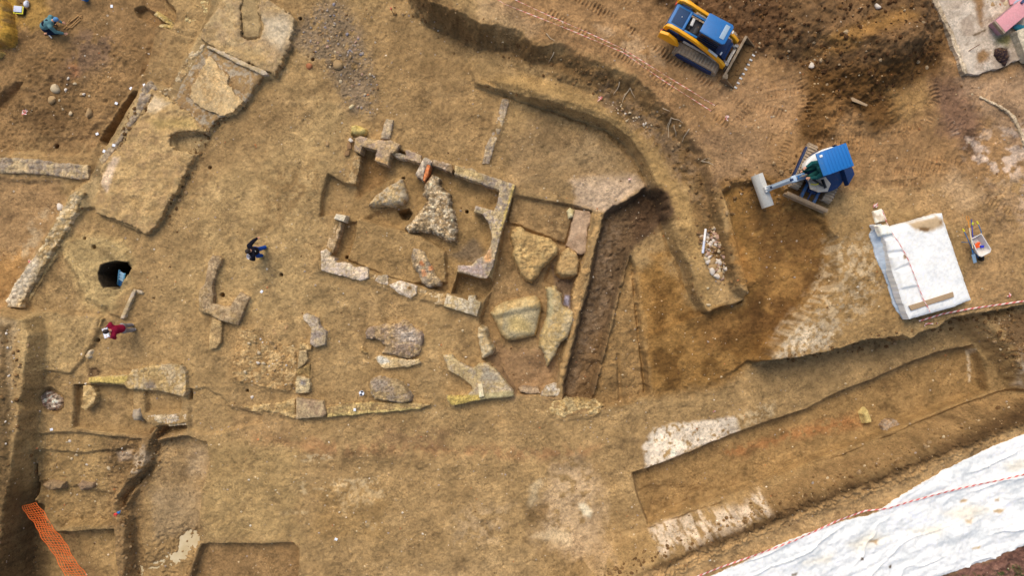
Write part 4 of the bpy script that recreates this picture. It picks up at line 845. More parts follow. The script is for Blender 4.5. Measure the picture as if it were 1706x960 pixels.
boulder('stone', 'left of two rough grey stones in the lower left terrace', 'stone', [(70, 806), (86, 800), (108, 804), (106, 814), (84, 818)], -.35, .25, dict(c1=(150, 124, 92), c2=(136, 110, 80)), .12, .06)
boulder('stone', 'right of two rough grey stones in the lower left terrace', 'stone', [(129, 808), (136, 801), (158, 804), (158, 813), (136, 818)], -.35, .25, dict(c1=(150, 126, 98), c2=(134, 110, 86)), .12, .06)
boulder('yellow_lump', 'large smooth yellow clay lump at the top left edge', 'clay lump', [(-60, 0), (4, -6), (14, 14), (18, 40), (22, 58), (14, 74), (-4, 72), (-60, 76)], -.3, .6, dict(c1=(190, 146, 40), c2=(168, 126, 44), c3=(150, 116, 60)), .3, .05)
boulder('boulder', 'small yellow boulder cut by the left edge below the clay lump', 'boulder', [(-14, 84), (0, 81), (5, 88), (0, 95), (-14, 96)], -.38, .3, dict(c1=(196, 168, 92), c2=(170, 140, 76)), .12, .04)
wall('stone', 'flat grey stone lying in the inner trench beside the far bank', 'stone', [(1470, 710), (1480, 699), (1494, 700), (1503, 712), (1497, 722), (1484, 726), (1474, 721)], -.28, dict(c1=(180, 168, 160), c2=(160, 142, 124), c3=(170, 140, 108)), .02, .02, 5, 1.2)
wall('stone', 'flat mauve stone in open soil left of the chalk patch', 'stone', [(1009, 733), (1014, 726), (1028, 725), (1038, 732), (1034, 741), (1022, 744), (1010, 742)], .08, dict(c1=(178, 156, 140), c2=(160, 136, 112)), .02, .03, 6, 1.2)
wall('stone_block', 'long grey stone block lying at the foot of the far bank', 'stone block', [(1378, 797), (1398, 788), (1402, 792), (1400, 797), (1384, 802)], .25, dict(c1=(190, 184, 172), c2=(172, 164, 148)), .008, 0, 5, .4, .02, 0)
wall('stone_block', 'left of two small grey blocks at the corner of the chalk ledge', 'stone block', [(1089, 913), (1094, 908), (1098, 917), (1092, 920)], .1, dict(c1=(200, 192, 180), c2=(180, 170, 154)), .01, 0, 5, .3)
wall('stone_block', 'right of two small grey blocks at the corner of the chalk ledge', 'stone block', [(1096, 908), (1100, 905), (1103, 914), (1098, 917)], .1, dict(c1=(196, 188, 176), c2=(176, 164, 148)), .01, 0, 5, .3)
boulder('stone', 'yellow cream stone standing in the inner trench near the flat grey stone', 'stone', [(1437, 690), (1444, 682), (1450, 694), (1453, 705), (1442, 706)], -.42, .25, dict(c1=(206, 184, 116), c2=(182, 156, 96)), .1, .03)
boulder('stone', 'cream stone by the dark square hole above the mud step', 'stone', [(141, 594), (148, 582), (154, 584), (152, 596), (145, 599)], .05, .18, PALE, .1, .02)
boulder('stone', 'white stone on the track left of the dug maroon figure path', 'stone', [(225, 484), (231, 481), (240, 487), (238, 492), (229, 489)], .0, .12, PALE, .08, .02)
boulder('stone', 'cream stone at the tip of the spread of gravel', 'stone', [(580, 179), (585, 173), (592, 174), (588, 182), (582, 183)], 0, .2, dict(c1=(222, 206, 164), c2=(206, 188, 146)), .08, .02)

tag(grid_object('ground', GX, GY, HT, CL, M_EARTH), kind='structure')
# ------------------------------------------------------------------ built objects
class MB:
    """collects shapes and links them as one mesh"""
    def __init__(s): s.bm = bmesh.new(); s.T = Matrix.Identity(4)
    def _add(s, verts):
        bmesh.ops.transform(s.bm, matrix=s.T, verts=verts)
        return verts
    def box(s, c, size, rz=0, ry=0, rx=0, bev=.015, taper=None):
        r = bmesh.ops.create_cube(s.bm, size=1.0)
        v = r['verts']
        if taper:
            for q in v:
                if q.co.z > 0: q.co.x *= taper[0]; q.co.y *= taper[1]
        mt = Matrix.Translation(c) @ Matrix.Rotation(rz, 4, 'Z') @ Matrix.Rotation(ry, 4, 'Y') @ Matrix.Rotation(rx, 4, 'X') @ Matrix.Diagonal((*size, 1))
        bmesh.ops.transform(s.bm, matrix=s.T @ mt, verts=v)
        if bev:
            e = list({e for q in v for e in q.link_edges})
            bmesh.ops.bevel(s.bm, geom=e, offset=min(bev, min(size) * .35), segments=2, affect='EDGES', profile=.6)
        return s
    def prism(s, pts, a, b, plane='xz', bev=.01):
        """outline extruded from a to b along the axis missing from plane"""
        def co(p, t): return {'xz': (p[0], t, p[1]), 'xy': (p[0], p[1], t), 'yz': (t, p[0], p[1])}[plane]
        va = [s.bm.verts.new(s.T @ Vector(co(p, a))) for p in pts]; vb = [s.bm.verts.new(s.T @ Vector(co(p, b))) for p in pts]
        n = len(pts); fs = [s.bm.faces.new(va), s.bm.faces.new(vb[::-1])]
        for i in range(n): fs.append(s.bm.faces.new((va[i], vb[i], vb[(i + 1) % n], va[(i + 1) % n])))
        bmesh.ops.recalc_face_normals(s.bm, faces=fs)
        if bev:
            e = list({e for f in fs[:2] for e in f.edges})
            bmesh.ops.bevel(s.bm, geom=e, offset=bev, segments=2, affect='EDGES', profile=.6)
        return s
    def tube(s, pts, r, n=8, r2=None):
        pts = [Vector(p) for p in pts]; rings = []
        for i, p in enumerate(pts):
            t = (pts[min(i + 1, len(pts) - 1)] - pts[max(i - 1, 0)]).normalized()
            u = t.cross(Vector((0, 0, 1)) if abs(t.z) < .9 else Vector((1, 0, 0))).normalized(); w = t.cross(u)
            rr = r if r2 is None else r + (r2 - r) * i / (len(pts) - 1)
            rings.append([s.bm.verts.new(s.T @ (p + (u * math.cos(6.2832 * k / n) + w * math.sin(6.2832 * k / n)) * rr)) for k in range(n)])
        for a, b in zip(rings, rings[1:]):
            for k in range(n): s.bm.faces.new((a[k], a[(k + 1) % n], b[(k + 1) % n], b[k]))
        s.bm.faces.new(rings[0][::-1]); s.bm.faces.new(rings[-1])
        return s
    def lathe(s, prof, c=(0, 0, 0), n=20, close=True):
        rings = [[s.bm.verts.new(s.T @ Vector((c[0] + r * math.cos(6.2832 * k / n), c[1] + r * math.sin(6.2832 * k / n), c[2] + z))) for k in range(n)] for r, z in prof]
        for a, b in zip(rings, rings[1:]):
            for k in range(n): s.bm.faces.new((a[k], a[(k + 1) % n], b[(k + 1) % n], b[k]))
        if close: s.bm.faces.new(rings[0][::-1]); s.bm.faces.new(rings[-1])
        return s
    def ball(s, c, r, sub=2):
        r_ = r if isinstance(r, (tuple, list)) else (r, r, r)
        v = bmesh.ops.create_icosphere(s.bm, subdivisions=sub, radius=1.0)['verts']
        bmesh.ops.transform(s.bm, matrix=s.T @ Matrix.Translation(c) @ Matrix.Diagonal((*r_, 1)), verts=v)
        return s
    def limb(s, p0, r0, p1, r1, n=10):
        s.ball(p0, r0); s.ball(p1, r1); s.tube([p0, p1], r0, n, r1)
        return s
    def build(s, name, material, parent=None, smooth=True, voxel=0):
        bmesh.ops.recalc_face_normals(s.bm, faces=s.bm.faces)
        me = bpy.data.meshes.new(name); s.bm.to_mesh(me); s.bm.free()
        if material: me.materials.append(material)
        o = bpy.data.objects.new(name, me); COL.objects.link(o)
        if voxel:
            md = o.modifiers.new('remesh', 'REMESH'); md.mode = 'VOXEL'; md.voxel_size = voxel
            m2 = o.modifiers.new('smooth', 'SMOOTH'); m2.factor = .5; m2.iterations = 3
            dg = bpy.context.evaluated_depsgraph_get(); dg.update()
            nm = bpy.data.meshes.new_from_object(o.evaluated_get(dg))
            o.modifiers.clear(); o.data = nm; nm.name = name
            if material and not nm.materials: nm.materials.append(material)
            me = nm
        me.polygons.foreach_set('use_smooth', [smooth] * len(me.polygons))
        if smooth and not voxel:
            try: me.set_sharp_from_angle(angle=R(38))
            except Exception: pass
        if parent: o.parent = parent
        return o

BLUE = mat('blue_paint', (36, 108, 170), .38, 0, .16)
NAVY = mat('dark_blue_paint', (16, 46, 88), .45, 0, .2)
YEL = mat('yellow_paint', (244, 170, 24), .4, 0, .15)
BLACK = mat('black_steel', (34, 34, 36), .5, 0, .25)
RUBBER = mat('muddy_rubber', (172, 152, 126), .85, 0, .6, (140, 116, 84), 9)
STEEL = mat('worn_steel', (158, 154, 146), .45, .4, .45, (128, 100, 66))
MUDST = mat('muddy_steel', (120, 100, 76), .7, .1, .8, (138, 108, 68))
PALEST = mat('pale_steel', (206, 206, 200), .5, .1, .2, (150, 126, 92))
WHITE = mat('white_paint', (232, 230, 222), .4, 0, .15)
GLASS = mat('dark_glass', (20, 30, 40), .12, 0, .05)
RED = mat('red_plastic', (206, 52, 44), .5, 0, .05)
ORANGE = mat('orange_plastic', (240, 92, 24), .55, 0, .05)
WOOD = mat('weathered_wood', (168, 142, 108), .8, 0, .3, (128, 100, 70), 12)
CREAM = mat('pale_wood', (222, 206, 172), .75, 0, .15, (150, 122, 86))
TEAL = mat('teal_plastic', (30, 120, 140), .5, 0, .1)

def crawler(name, x0, x1, y, w, h, parent, T, pitch=.14):
    """rubber belt with cleats round its idlers"""
    b = MB(); b.T = T
    r = h / 2; prof = []
    for k in range(9):
        a = -math.pi / 2 - math.pi * k / 8; prof.append((x0 + r + r * math.cos(a), r + r * math.sin(a)))
    for k in range(9):
        a = math.pi / 2 - math.pi * k / 8; prof.append((x1 - r + r * math.cos(a), r + r * math.sin(a)))
    b.prism(prof, y - w / 2 + .02, y + w / 2 - .02, 'xz', .02)
    n = int((x1 - x0 - h) / pitch)
    for k in range(n + 1):
        b.box((x0 + r + k * (x1 - x0 - h) / n, y, h + .02), (pitch * .45, w, .06), bev=.008)
        b.box((x0 + r + k * (x1 - x0 - h) / n, y, .012), (pitch * .5, w, .03), bev=.0)
    for k in range(1, 6):
        for sx, cx in ((-1, x0 + r), (1, x1 - r)):
            a = math.pi / 2 - math.pi * k / 6
            b.box((cx + sx * (r + .008) * math.cos(a), y, r + (r + .008) * math.sin(a)), (.035, w, pitch * .5), ry=-sx * a, bev=.0)
    o = b.build(name, RUBBER, parent)
    c = MB(); c.T = T
    sgn = 1 if y > 0 else -1
    c.prism([(x0 + .3, .10), (x1 - .3, .10), (x1 - .16, .2), (x1 - .22, h - .12), (x0 + .22, h - .12), (x0 + .16, .2)], y + sgn * (w / 2 - .03), y + sgn * (w / 2 + .045), 'xz', .01)
    c.build('track_frame', NAVY, o)
    return o

# --- compact track loader
g = G(1170.5, 77)
ld = tag(empty('track_loader', g, R(-28.9)), 'blue and yellow compact track loader with a wide soil-filled bucket', 'track loader')
I4 = Matrix.Identity(4)
for s_ in (-1, 1): crawler('crawler_track', -1.05, 1.05, s_ * .76, .46, .52, ld, I4)
b = MB(); b.box((-.35, 0, .62), (2.5, .84, .62), bev=.05); b.box((-1.55, 0, .95), (.7, 1.3, .55), bev=.06); b.box((.75, 0, .62), (.5, .8, .4), ry=.3)
b.build('chassis', NAVY, ld)
b = MB(); b.prism([(-1.86, -.42), (-1.80, -.47), (-1.15, -.47), (-1.15, .47), (-1.80, .47), (-1.86, .42)], 1.05, 1.38, 'xy', .03)
hood = b.build('engine_hood', BLUE, ld)
b = MB(); b.box((-1.49, 0, 1.385), (.52, .74, .02), bev=.006)
for k in range(6): b.box((-1.70 + k * .08, 0, 1.398), (.022, .66, .014), bev=.003)
b.build('grille', mat('blue_grille', (26, 62, 100), .6, 0, .1), hood)
b = MB(); b.ball((-1.45, .03, 1.41), .022); b.build('cap', WHITE, hood)
b = MB()
for s_ in (-1, 1): b.box((-.83, s_ * .40, 1.32), (.72, .09, .1), bev=.02)
b.box((-1.16, 0, 1.36), (.09, .86, .1), bev=.02)
b.build('rear_frame', BLUE, ld)
b = MB(); b.box((-.83, 0, 1.0), (.66, .72, .25), bev=.02); b.tube([(-.95, -.2, 1.15), (-.95, .2, 1.15)], .06); b.box((-.65, -.12, 1.17), (.16, .3, .12)); b.tube([(-1.0, -.3, 1.14), (-.7, -.25, 1.2), (-.6, .1, 1.16)], .025)
b.build('engine', BLACK, ld)
b = MB(); b.box((-.95, .12, 1.23), (.13, .34, .12), rz=.1, bev=.03); b.build('coolant_tank', PALEST, ld)
cabm = MB()
for sx, sy in ((-.46, -.40), (-.46, .40), (.50, -.40), (.50, .40)): cabm.box((sx, sy, 1.45), (.07, .06, 1.0), bev=.015)
cabm.box((.02, 0, .98), (1.0, .84, .16), bev=.03)
for s_ in (-1, 1):
    for k in range(4): cabm.box((.02, s_ * .405, 1.2 + k * .17), (.95, .02, .02), bev=0)
cab = cabm.build('cab', NAVY, ld)
b = MB(); b.box((.02, .398, 1.5), (.9, .006, .75), bev=0); b.box((.02, -.398, 1.5), (.9, .006, .75), bev=0); b.box((-.46, 0, 1.5), (.006, .74, .75), bev=0); b.box((.52, 0, 1.45), (.006, .74, .85), bev=0)
b.build('window', GLASS, cab)
b = MB(); b.prism([(-.56, -.40), (-.52, -.44), (.50, -.46), (.60, -.38), (.60, .38), (.50, .46), (-.52, .44), (-.56, .40)], 1.94, 2.05, 'xy', .035)
roof = b.build('cab_roof', BLUE, ld)
b = MB(); b.box((.36, .02, 2.062), (.2, .62, .02), bev=.008); b.build('roof_hatch', mat('hatch_glass', (150, 172, 188), .3, 0, .2), roof)
b = MB(); b.box((.0, 0, 1.3), (.45, .45, .5), bev=.08); b.build('seat', BLACK, ld)
for s_ in (-1, 1):
    a = MB()
    a.prism([(-1.92, 1.12), (-1.86, 1.5), (-1.70, 1.62), (-1.35, 1.62), (-.5, 1.5), (.35, 1.22), (.95, .92), (1.18, .72), (1.2, .42), (1.06, .40), (.92, .70), (.3, 1.0), (-.5, 1.28), (-1.4, 1.42), (-1.68, 1.40), (-1.74, 1.12)], s_ * .60 - .065, s_ * .60 + .065, 'xz', .025)
    arm = a.build('lift_arm', YEL, ld)
    a = MB(); a.box((.42, s_ * .605, 1.245), (.5, .10, .012), ry=.33, bev=0); a.build('decal', PALEST, arm)
    a = MB(); a.prism([(-1.95, .72), (-1.95, 1.2), (-1.6, 1.36), (-1.2, 1.2), (-.98, .82), (-1.2, .72)], s_ * .82 - .10, s_ * .82 + .04, 'xz', .03)
    sp = a.build('side_panel', YEL, ld)
    a = MB(); a.box((-1.55, s_ * .865, 1.08), (.34, .012, .12), bev=.003); a.build('badge', BLACK, sp)
    a = MB(); a.tube([(-.9, s_ * .66, .95), (.1, s_ * .66, .95)], .05); a.tube([(.1, s_ * .66, .95), (.75, s_ * .66, .78)], .03); a.build('lift_cylinder', STEEL, ld)
    a = MB(); a.tube([(1.02, s_ * .38, .62), (1.32, s_ * .38, .42)], .055); a.box((1.22, s_ * .45, .45), (.18, .12, .3)); a.build('tilt_cylinder', STEEL, ld)
    a = MB(); a.box((.72, s_ * .5, 1.35), (.06, .12, .10)); a.build('headlight', WHITE, ld)
    a = MB(); a.box((-1.93, s_ * .68, .85), (.05, .16, .1)); a.build('tail_light', RED, ld)
a = MB(); a.box((1.22, 0, .42), (.10, 1.0, .12)); a.box((1.3, 0, .3), (.06, 1.15, .4), ry=-.15); a.build('coupler', STEEL, ld)
a = MB()
sect = [(2.08, .0), (1.5, .02), (1.38, .12), (1.36, .58), (1.40, .60), (1.43, .16), (1.52, .07), (2.09, .04)]
a.prism(sect, -1.0, 1.0, 'xz', .006)
for s_ in (-1, 1): a.prism([(2.06, .0), (1.45, .0), (1.36, .12), (1.36, .60), (1.5, .56), (1.8, .30), (2.06, .10)], s_ * 1.0 - .025, s_ * 1.0 + .025, 'xz', .006)
bk = a.build('bucket', MUDST, ld)
a = MB(); a.box((1.385, 0, .60), (.11, 2.04, .05), bev=.012)
a.box((1.44, -.93, .50), (.2, .2, .22), rz=.4, bev=.02); a.build('bucket_rim', mat('rim_steel', (150, 132, 106), .6, .2, .6, (110, 86, 58), 5), bk)
for k in range(9):
    a = MB(); a.box((2.13, -.92 + k * .23, .04), (.13, .07, .05), bev=.012); a.build('tooth', PALEST, bk)
a = MB()
for i in range(60): a.ball((rng.uniform(1.5, 2.0), rng.uniform(-.92, .92), .07 + rng.uniform(0, .05)), (rng.uniform(.05, .12), rng.uniform(.05, .14), rng.uniform(.02, .05)), 1)
a.box((1.78, 0, .065), (.5, 1.86, .05), bev=.01)
sb = a.build('soil_load', mat('damp_soil', (112, 84, 48), .95, 0, .3, (134, 104, 62)), None); sb.location = g; sb.rotation_euler = (0, 0, R(-28.9))
tag(sb, 'damp brown soil lying in the wide loader bucket', 'soil')

# --- mini excavator
g = G(1358.8, 290.5)
ex = tag(empty('mini_excavator', g, R(246)), 'blue and white mini excavator with a ribbed blue canopy and pale ditching bucket', 'excavator')
for s_ in (-1, 1): crawler('crawler_track', -1.02, 1.02, s_ * .74, .40, .46, ex, I4, .13)
b = MB(); b.box((0, 0, .42), (1.1, 1.2, .26), bev=.04); b.lathe([(.42, .5), (.42, .66)]); b.build('undercarriage', NAVY, ex)
b = MB()
for s_ in (-1, 1): b.box((.85, s_ * .3, .34), (1.0, .13, .14), ry=.14, bev=.02)
b.build('blade_arms', mat('muddy_blue', (52, 92, 130), .6, 0, .55), ex)
b = MB(); b.tube([(.5, 0, .5), (1.0, 0, .38)], .06); b.tube([(1.0, 0, .38), (1.3, 0, .3)], .035); b.box((.85, 0, .34), (.22, .36, .16)); b.build('blade_cylinder', NAVY, ex)
b = MB(); b.prism([(1.36, .02), (1.46, .0), (1.42, .1), (1.40, .22), (1.46, .38), (1.40, .40), (1.33, .24), (1.33, .1)], -.97, .97, 'xz', .008)
b.box((1.36, 0, .40), (.12, 1.94, .03), bev=.008)
b.build('dozer_blade', mat('earthy_steel', (166, 142, 112), .7, .1, .7, (148, 118, 80)), ex)
TH = Matrix.Rotation(R(199.6 - 246), 4, 'Z')
def house(): m_ = MB(); m_.T = TH; return m_
b = house(); pr = []
for k in range(28):
    a_ = 6.2832 * k / 28; rr = .90 if math.cos(a_) < .5 else .86
    pr.append((rr * math.cos(a_) * .98, rr * math.sin(a_)))
b.prism(pr, .62, .86, 'xy', .03)
b.prism([(-.95, -.55), (-.6, -.9), (-.55, .9), (-.95, .55)], .86, 1.25, 'xy', .05)
up = b.build('upper_body', NAVY, ex)
b = house()
b.prism([(.94, -.42), (.82, -.62), (.5, -.78), (0, -.88), (-.4, -.86), (-.68, -.70), (-.5, -.52), (.5, -.50)], .86, 1.30, 'xy', .05)
b.build('side_cover', WHITE, up)
b = house(); b.prism([(.10, .24), (.84, .20), (.88, .52), (.60, .76), (.22, .86), (-.02, .6)], .87, .93, 'xy', .015)
b.prism([(.60, .02), (.88, .0), (.86, .2), (.62, .24)], .87, .92, 'xy', .01); b.build('floor_plate', mat('grey_floor', (196, 184, 164), .6, 0, .3), up)
b = house(); b.box((.52, .38, 1.02), (.5, .05, .14), rz=-.9, bev=.01); b.box((.3, .5, 1.0), (.06, .4, .2), bev=.02); b.build('console', BLACK, up)
b = house(); b.tube([(.80, .33, .95), (.66, .42, 1.05), (.54, .42, 1.05)], .022); b.build('yellow_lever', mat('yellow_grip', (230, 214, 40), .5), up)
b = house(); b.box((.26, -.18, 1.06), (.46, .46, .22), bev=.07); b.box((.05, -.18, 1.35), (.14, .44, .6), ry=-.12, bev=.06); b.build('seat', BLACK, up)
b = house()
for px_, py_ in ((-.30, -.60), (-.30, .12)): b.tube([(px_, py_, .9), (px_, py_, 1.9), (px_ + .1, py_, 2.3)], .04)
for y_ in (-.60, .12): b.tube([(-.22, y_, 2.33), (.85, y_, 2.36)], .03)
b.build('canopy_frame', NAVY, ex)
b = house(); b.box((.14, -.28, 2.41), (1.10, .98, .06), bev=.025)
for k in range(7): b.box((-.33 + k * .14, -.28, 2.445), (.07, .94, .03), bev=.012)
cn = b.build('canopy', mat('canopy_blue', (30, 112, 182), .4, 0, .06), ex)
b = house(); b.box((.78, -.28, 2.39), (.20, .96, .08), ry=.22, bev=.03); b.build('visor', BLUE, cn)
b = house(); b.box((.72, -.60, 2.44), (.12, .10, .05)); b.build('work_light', WHITE, cn)
b = house(); b.box((1.02, -.1, .86), (.34, .30, .42), bev=.04); b.build('boom_bracket', NAVY, ex)
b = house(); b.prism([(.98, .88), (1.2, .84), (1.72, 1.45), (2.02, 2.02), (2.02, 2.22), (1.86, 2.24), (1.5, 1.70), (.98, 1.14)], -.24, .04, 'xz', .03)
bm_ = b.build('boom', mat('boom_paint', (178, 196, 210), .4, .1, .15), ex)
b = house(); b.prism([(1.25, 1.44), (1.8, 2.12), (1.76, 2.2), (1.2, 1.5)], -.17, -.03, 'xz', .008); b.prism([(1.0, 1.14), (1.12, 1.1), (1.2, 1.42), (1.1, 1.4)], -.2, 0, 'xz', .01); b.build('boom_hose', BLUE, bm_)
b = house(); b.tube([(1.0, -.1, 1.28), (1.42, -.1, 1.78)], .055); b.tube([(1.42, -.1, 1.78), (1.85, -.1, 2.24)], .032); b.build('boom_cylinder', STEEL, ex)
b = house(); b.prism([(1.92, 2.30), (2.08, 2.30), (2.56, .78), (2.54, .58), (2.42, .58), (2.02, 1.7)], -.21, .01, 'xz', .02); b.tube([(2.1, -.1, 2.2), (2.45, -.1, 1.2)], .06)
dp_ = b.build('dipper_arm', mat('boom_paint', (178, 196, 210)), ex)
b = house(); b.prism([(2.02, 2.32), (2.1, 2.3), (2.5, 1.0), (2.44, 1.0)], -.15, -.05, 'xz', .01); b.build('dipper_hose', NAVY, dp_)
b = house(); b.box((2.5, -.1, .66), (.26, .26, .22), bev=.03); b.tube([(2.4, -.1, .9), (2.62, -.1, .74)], .04); b.build('bucket_linkage', PALEST, ex)
b = house(); sec = [(2.42, .60), (2.62, .62), (2.78, .50), (2.84, .30), (2.78, .10), (2.60, .02), (2.40, .04), (2.40, .07), (2.60, .06), (2.74, .13), (2.79, .30), (2.74, .47), (2.60, .57), (2.42, .56)]
b.prism(sec, -.82, .62, 'xz', .004)
for y_ in (-.82, .62): b.prism([(2.42, .60), (2.62, .62), (2.78, .50), (2.84, .30), (2.78, .10), (2.60, .02), (2.40, .04)], y_ - .012, y_ + .012, 'xz', .003)
b.build('bucket', mat('bucket_steel', (196, 194, 184), .45, .2, .25, (160, 136, 104)), ex)

# --- people
SKIN = mat('skin', (206, 150, 118), .6, 0, .0)
def hand(b, w, d_, side, up=(0, 0, 1)):
    """palm, four unequal bent fingers and a thumb leaving the side of the palm"""
    w = Vector(w); d_ = Vector(d_).normalized(); up = Vector(up)
    s_ = d_.cross(up).normalized() * side; n_ = s_.cross(d_).normalized()
    b.limb(w, .028, w + d_ * .05, .034); b.limb(w + d_ * .04 - s_ * .02, .017, w + d_ * .09 - s_ * .025, .016); b.limb(w + d_ * .04 + s_ * .02, .017, w + d_ * .09 + s_ * .025, .016)
    for k, L in enumerate((.070, .080, .074, .058)):
        p0 = w + d_ * .085 + s_ * (-.033 + .022 * k); p1 = p0 + d_ * L * .5 - n_ * .008; p2 = p1 + d_ * L * .36 - n_ * .026
        b.limb(p0, .0105, p1, .0100, 6); b.limb(p1, .0100, p2, .0085, 6)
    t0 = w + d_ * .03 - s_ * .03; t1 = t0 + d_ * .03 - s_ * .032; t2 = t1 + d_ * .035 - s_ * .006 - n_ * .01
    b.limb(t0, .014, t1, .012, 6); b.limb(t1, .012, t2, .010, 6)
def person(loc, rz, label, J, colors, hair='hair', group=None):
    p = empty('person', loc, rz); tag(p, label, 'person', group)
    p.scale = (1.14, 1.18, 1.05)
    V = {k: Vector(v) for k, v in J.items()}
    top, legs, shoe = colors[:3]
    b = MB()
    hd = V['head']; nk = V['neck']; f = Vector(J.get('face', (1, 0, 0))).normalized(); sd = Vector((0, 0, 1)).cross(f).normalized(); u = f.cross(sd).normalized()
    b.limb(nk, .058, hd - u * .05 - f * .01, .055)
    b.ball(hd, (.098, .078, .115)) if abs(f.z) < .4 else b.ball(hd, .095)
    b.ball(hd + f * .055 - u * .05, (.045, .05, .05)); b.ball(hd + f * .105 - u * .012, (.018, .014, .022))
    b.ball(hd + f * .09 + u * .02 + sd * .03, .014); b.ball(hd + f * .09 + u * .02 - sd * .03, .014); b.ball(hd + f * .092 - u * .06, (.012, .024, .012))
    for s_ in (-1, 1): b.ball(hd + sd * s_ * .08 - f * .01, (.02, .012, .03))
    ch = V['chest']; pv = V['pelvis']
    b.limb(ch, .135, (ch + pv) / 2, .118); b.limb((ch + pv) / 2, .118, pv, .125); b.limb(ch, .1, nk, .06)
    for s_, n_ in ((1, 'l'), (-1, 'r')):
        sh, el, wr = V['sh' + n_], V['el' + n_], V['wr' + n_]
        b.limb(ch, .1, sh, .062); b.limb(sh, .055, el, .042); b.limb(el, .042, wr, .027)
        hand(b, wr, J.get('hd' + n_, wr - el), s_)
        hp, kn, an, to = V['hp' + n_], V['kn' + n_], V['an' + n_], V['to' + n_]
        b.limb(pv, .11, hp, .095); b.limb(hp, .088, kn, .058); b.limb(kn, .056, an, .038); b.limb(an, .04, to, .032)
    b.build('body', SKIN, p, voxel=.0095)
    b = MB()
    b.limb(ch, .185, (ch + pv) / 2, .165); b.limb((ch + pv) / 2, .165, pv + (ch - pv) * .12, .165); b.limb(ch, .11, nk - (nk - ch) * .25, .075)
    for n_ in 'lr':
        sh, el, wr = V['sh' + n_], V['el' + n_], V['wr' + n_]
        b.limb(ch, .14, sh, .095); b.limb(sh, .088, el, .074); b.limb(el, .074, wr - (wr - el) * .1, .052)
    b.build('jacket', top, p, voxel=.014)
    b = MB()
    for n_ in 'lr':
        hp, kn, an = V['hp' + n_], V['kn' + n_], V['an' + n_]
        b.limb(pv, .14, hp, .122); b.limb(hp, .116, kn, .09); b.limb(kn, .09, an + (kn - an) * .12, .072)
    b.build('trousers', legs, p, voxel=.014)
    for n_ in 'lr':
        b = MB(); an, to = V['an' + n_], V['to' + n_]
        q = Vector((0, 0, -.03)); b.limb(an + q, .05, to + q * .6, .045); b.ball((an + to) / 2 + q, (.09, .05, .035)); b.build('shoe', shoe, p, voxel=.012)
    b = MB()
    b.ball(hd - f * .018 + u * .028, (.104, .094, .108)); b.ball(hd - f * .06 - u * .02, (.06, .08, .08))
    b.build(hair, colors[3], p, voxel=.012)
    return p, V
CLOTH = lambda n, c: mat(n, c, .9, 0, .1, (120, 92, 60), 8, .1)
HAIR = mat('dark_hair', (40, 28, 22), .6, 0, 0)
gA = G(438, 421)
pa, _ = person(gA, R(212), 'person in a black jacket and blue jeans walking with a white bucket', dict(
    head=(.06, 0, 1.62), neck=(.0, 0, 1.47), chest=(0, 0, 1.28), pelvis=(-.02, 0, .93), shl=(.04, .2, 1.40), ell=(.16, .27, 1.13), wrl=(.32, .14, .93), shr=(-.05, -.2, 1.40), elr=(-.24, -.32, 1.16), wrr=(-.34, -.38, .95),
    hdl=(.05, -.02, -1), hdr=(-.3, -.1, -.9), hpl=(0, .09, .88), knl=(.12, .1, .5), anl=(.06, .1, .1), tol=(.22, .11, .05), hpr=(-.02, -.09, .88), knr=(-.04, -.1, .49), anr=(-.26, -.1, .12), tor=(-.11, -.11, .05), face=(1, .1, -.3)),
    (CLOTH('black_cloth', (24, 24, 34)), CLOTH('blue_denim', (34, 74, 150)), mat('lime_shoe', (176, 186, 60), .6), HAIR))
b = MB(); b.box((-.13, .06, 1.36), (.012, .11, .035), rz=.1, bev=.003); b.build('white_mark', WHITE, pa)
gB = G(221, 546)
pb, _ = person(gB, R(197), 'person in a maroon sweater and grey trousers reading a white sheet', dict(
    head=(.26, 0, 1.55), neck=(.17, 0, 1.41), chest=(.1, 0, 1.22), pelvis=(-.06, 0, .92), shl=(.14, .2, 1.34), ell=(.25, .28, 1.08), wrl=(.48, .15, 1.07), shr=(.14, -.2, 1.34), elr=(.25, -.28, 1.08), wrr=(.48, -.15, 1.07),
    hpl=(-.06, .09, .88), knl=(-.02, .1, .49), anl=(-.1, .1, .1), tol=(.06, .12, .05), hpr=(-.06, -.09, .88), knr=(0, -.1, .49), anr=(-.06, -.1, .1), tor=(.1, -.12, .05), face=(.8, 0, -.6)),
    (CLOTH('maroon_cloth', (128, 22, 48)), CLOTH('grey_cloth', (138, 132, 130)), mat('white_shoe', (216, 212, 206), .6), HAIR))
gC = G(87, 50)
pc_, VC = person(gC, R(4), 'person in a teal jacket and blue cap crouching over the old bones', dict(
    head=(.66, .10, .80), neck=(.52, .09, .78), chest=(.30, .05, .70), pelvis=(-.08, 0, .45), shl=(.40, .24, .74), ell=(.44, .26, .48), wrl=(.55, .18, .26), shr=(.36, -.14, .74), elr=(.42, -.26, .50), wrr=(.58, -.24, .24),
    hdl=(1, -.2, -.6), hdr=(1, 0, -.6), hpl=(-.04, .10, .42), knl=(.30, .2, .36), anl=(.02, .18, .1), tol=(.18, .2, .05), hpr=(-.04, -.10, .42), knr=(.26, -.14, .10), anr=(-.16, -.14, .08), tor=(-.3, -.14, .05), face=(.8, -.1, -.6)),
    (CLOTH('teal_cloth', (96, 136, 138)), CLOTH('navy_cloth', (30, 40, 62)), mat('brown_boot', (92, 70, 48), .8), mat('cap_cloth', (84, 142, 190), .8)), hair='cap')
b = MB(); b.limb((.30, .06, .76), .125, (.08, .03, .62), .13); b.build('vest', CLOTH('dark_vest', (26, 26, 44)), pc_, voxel=.014)
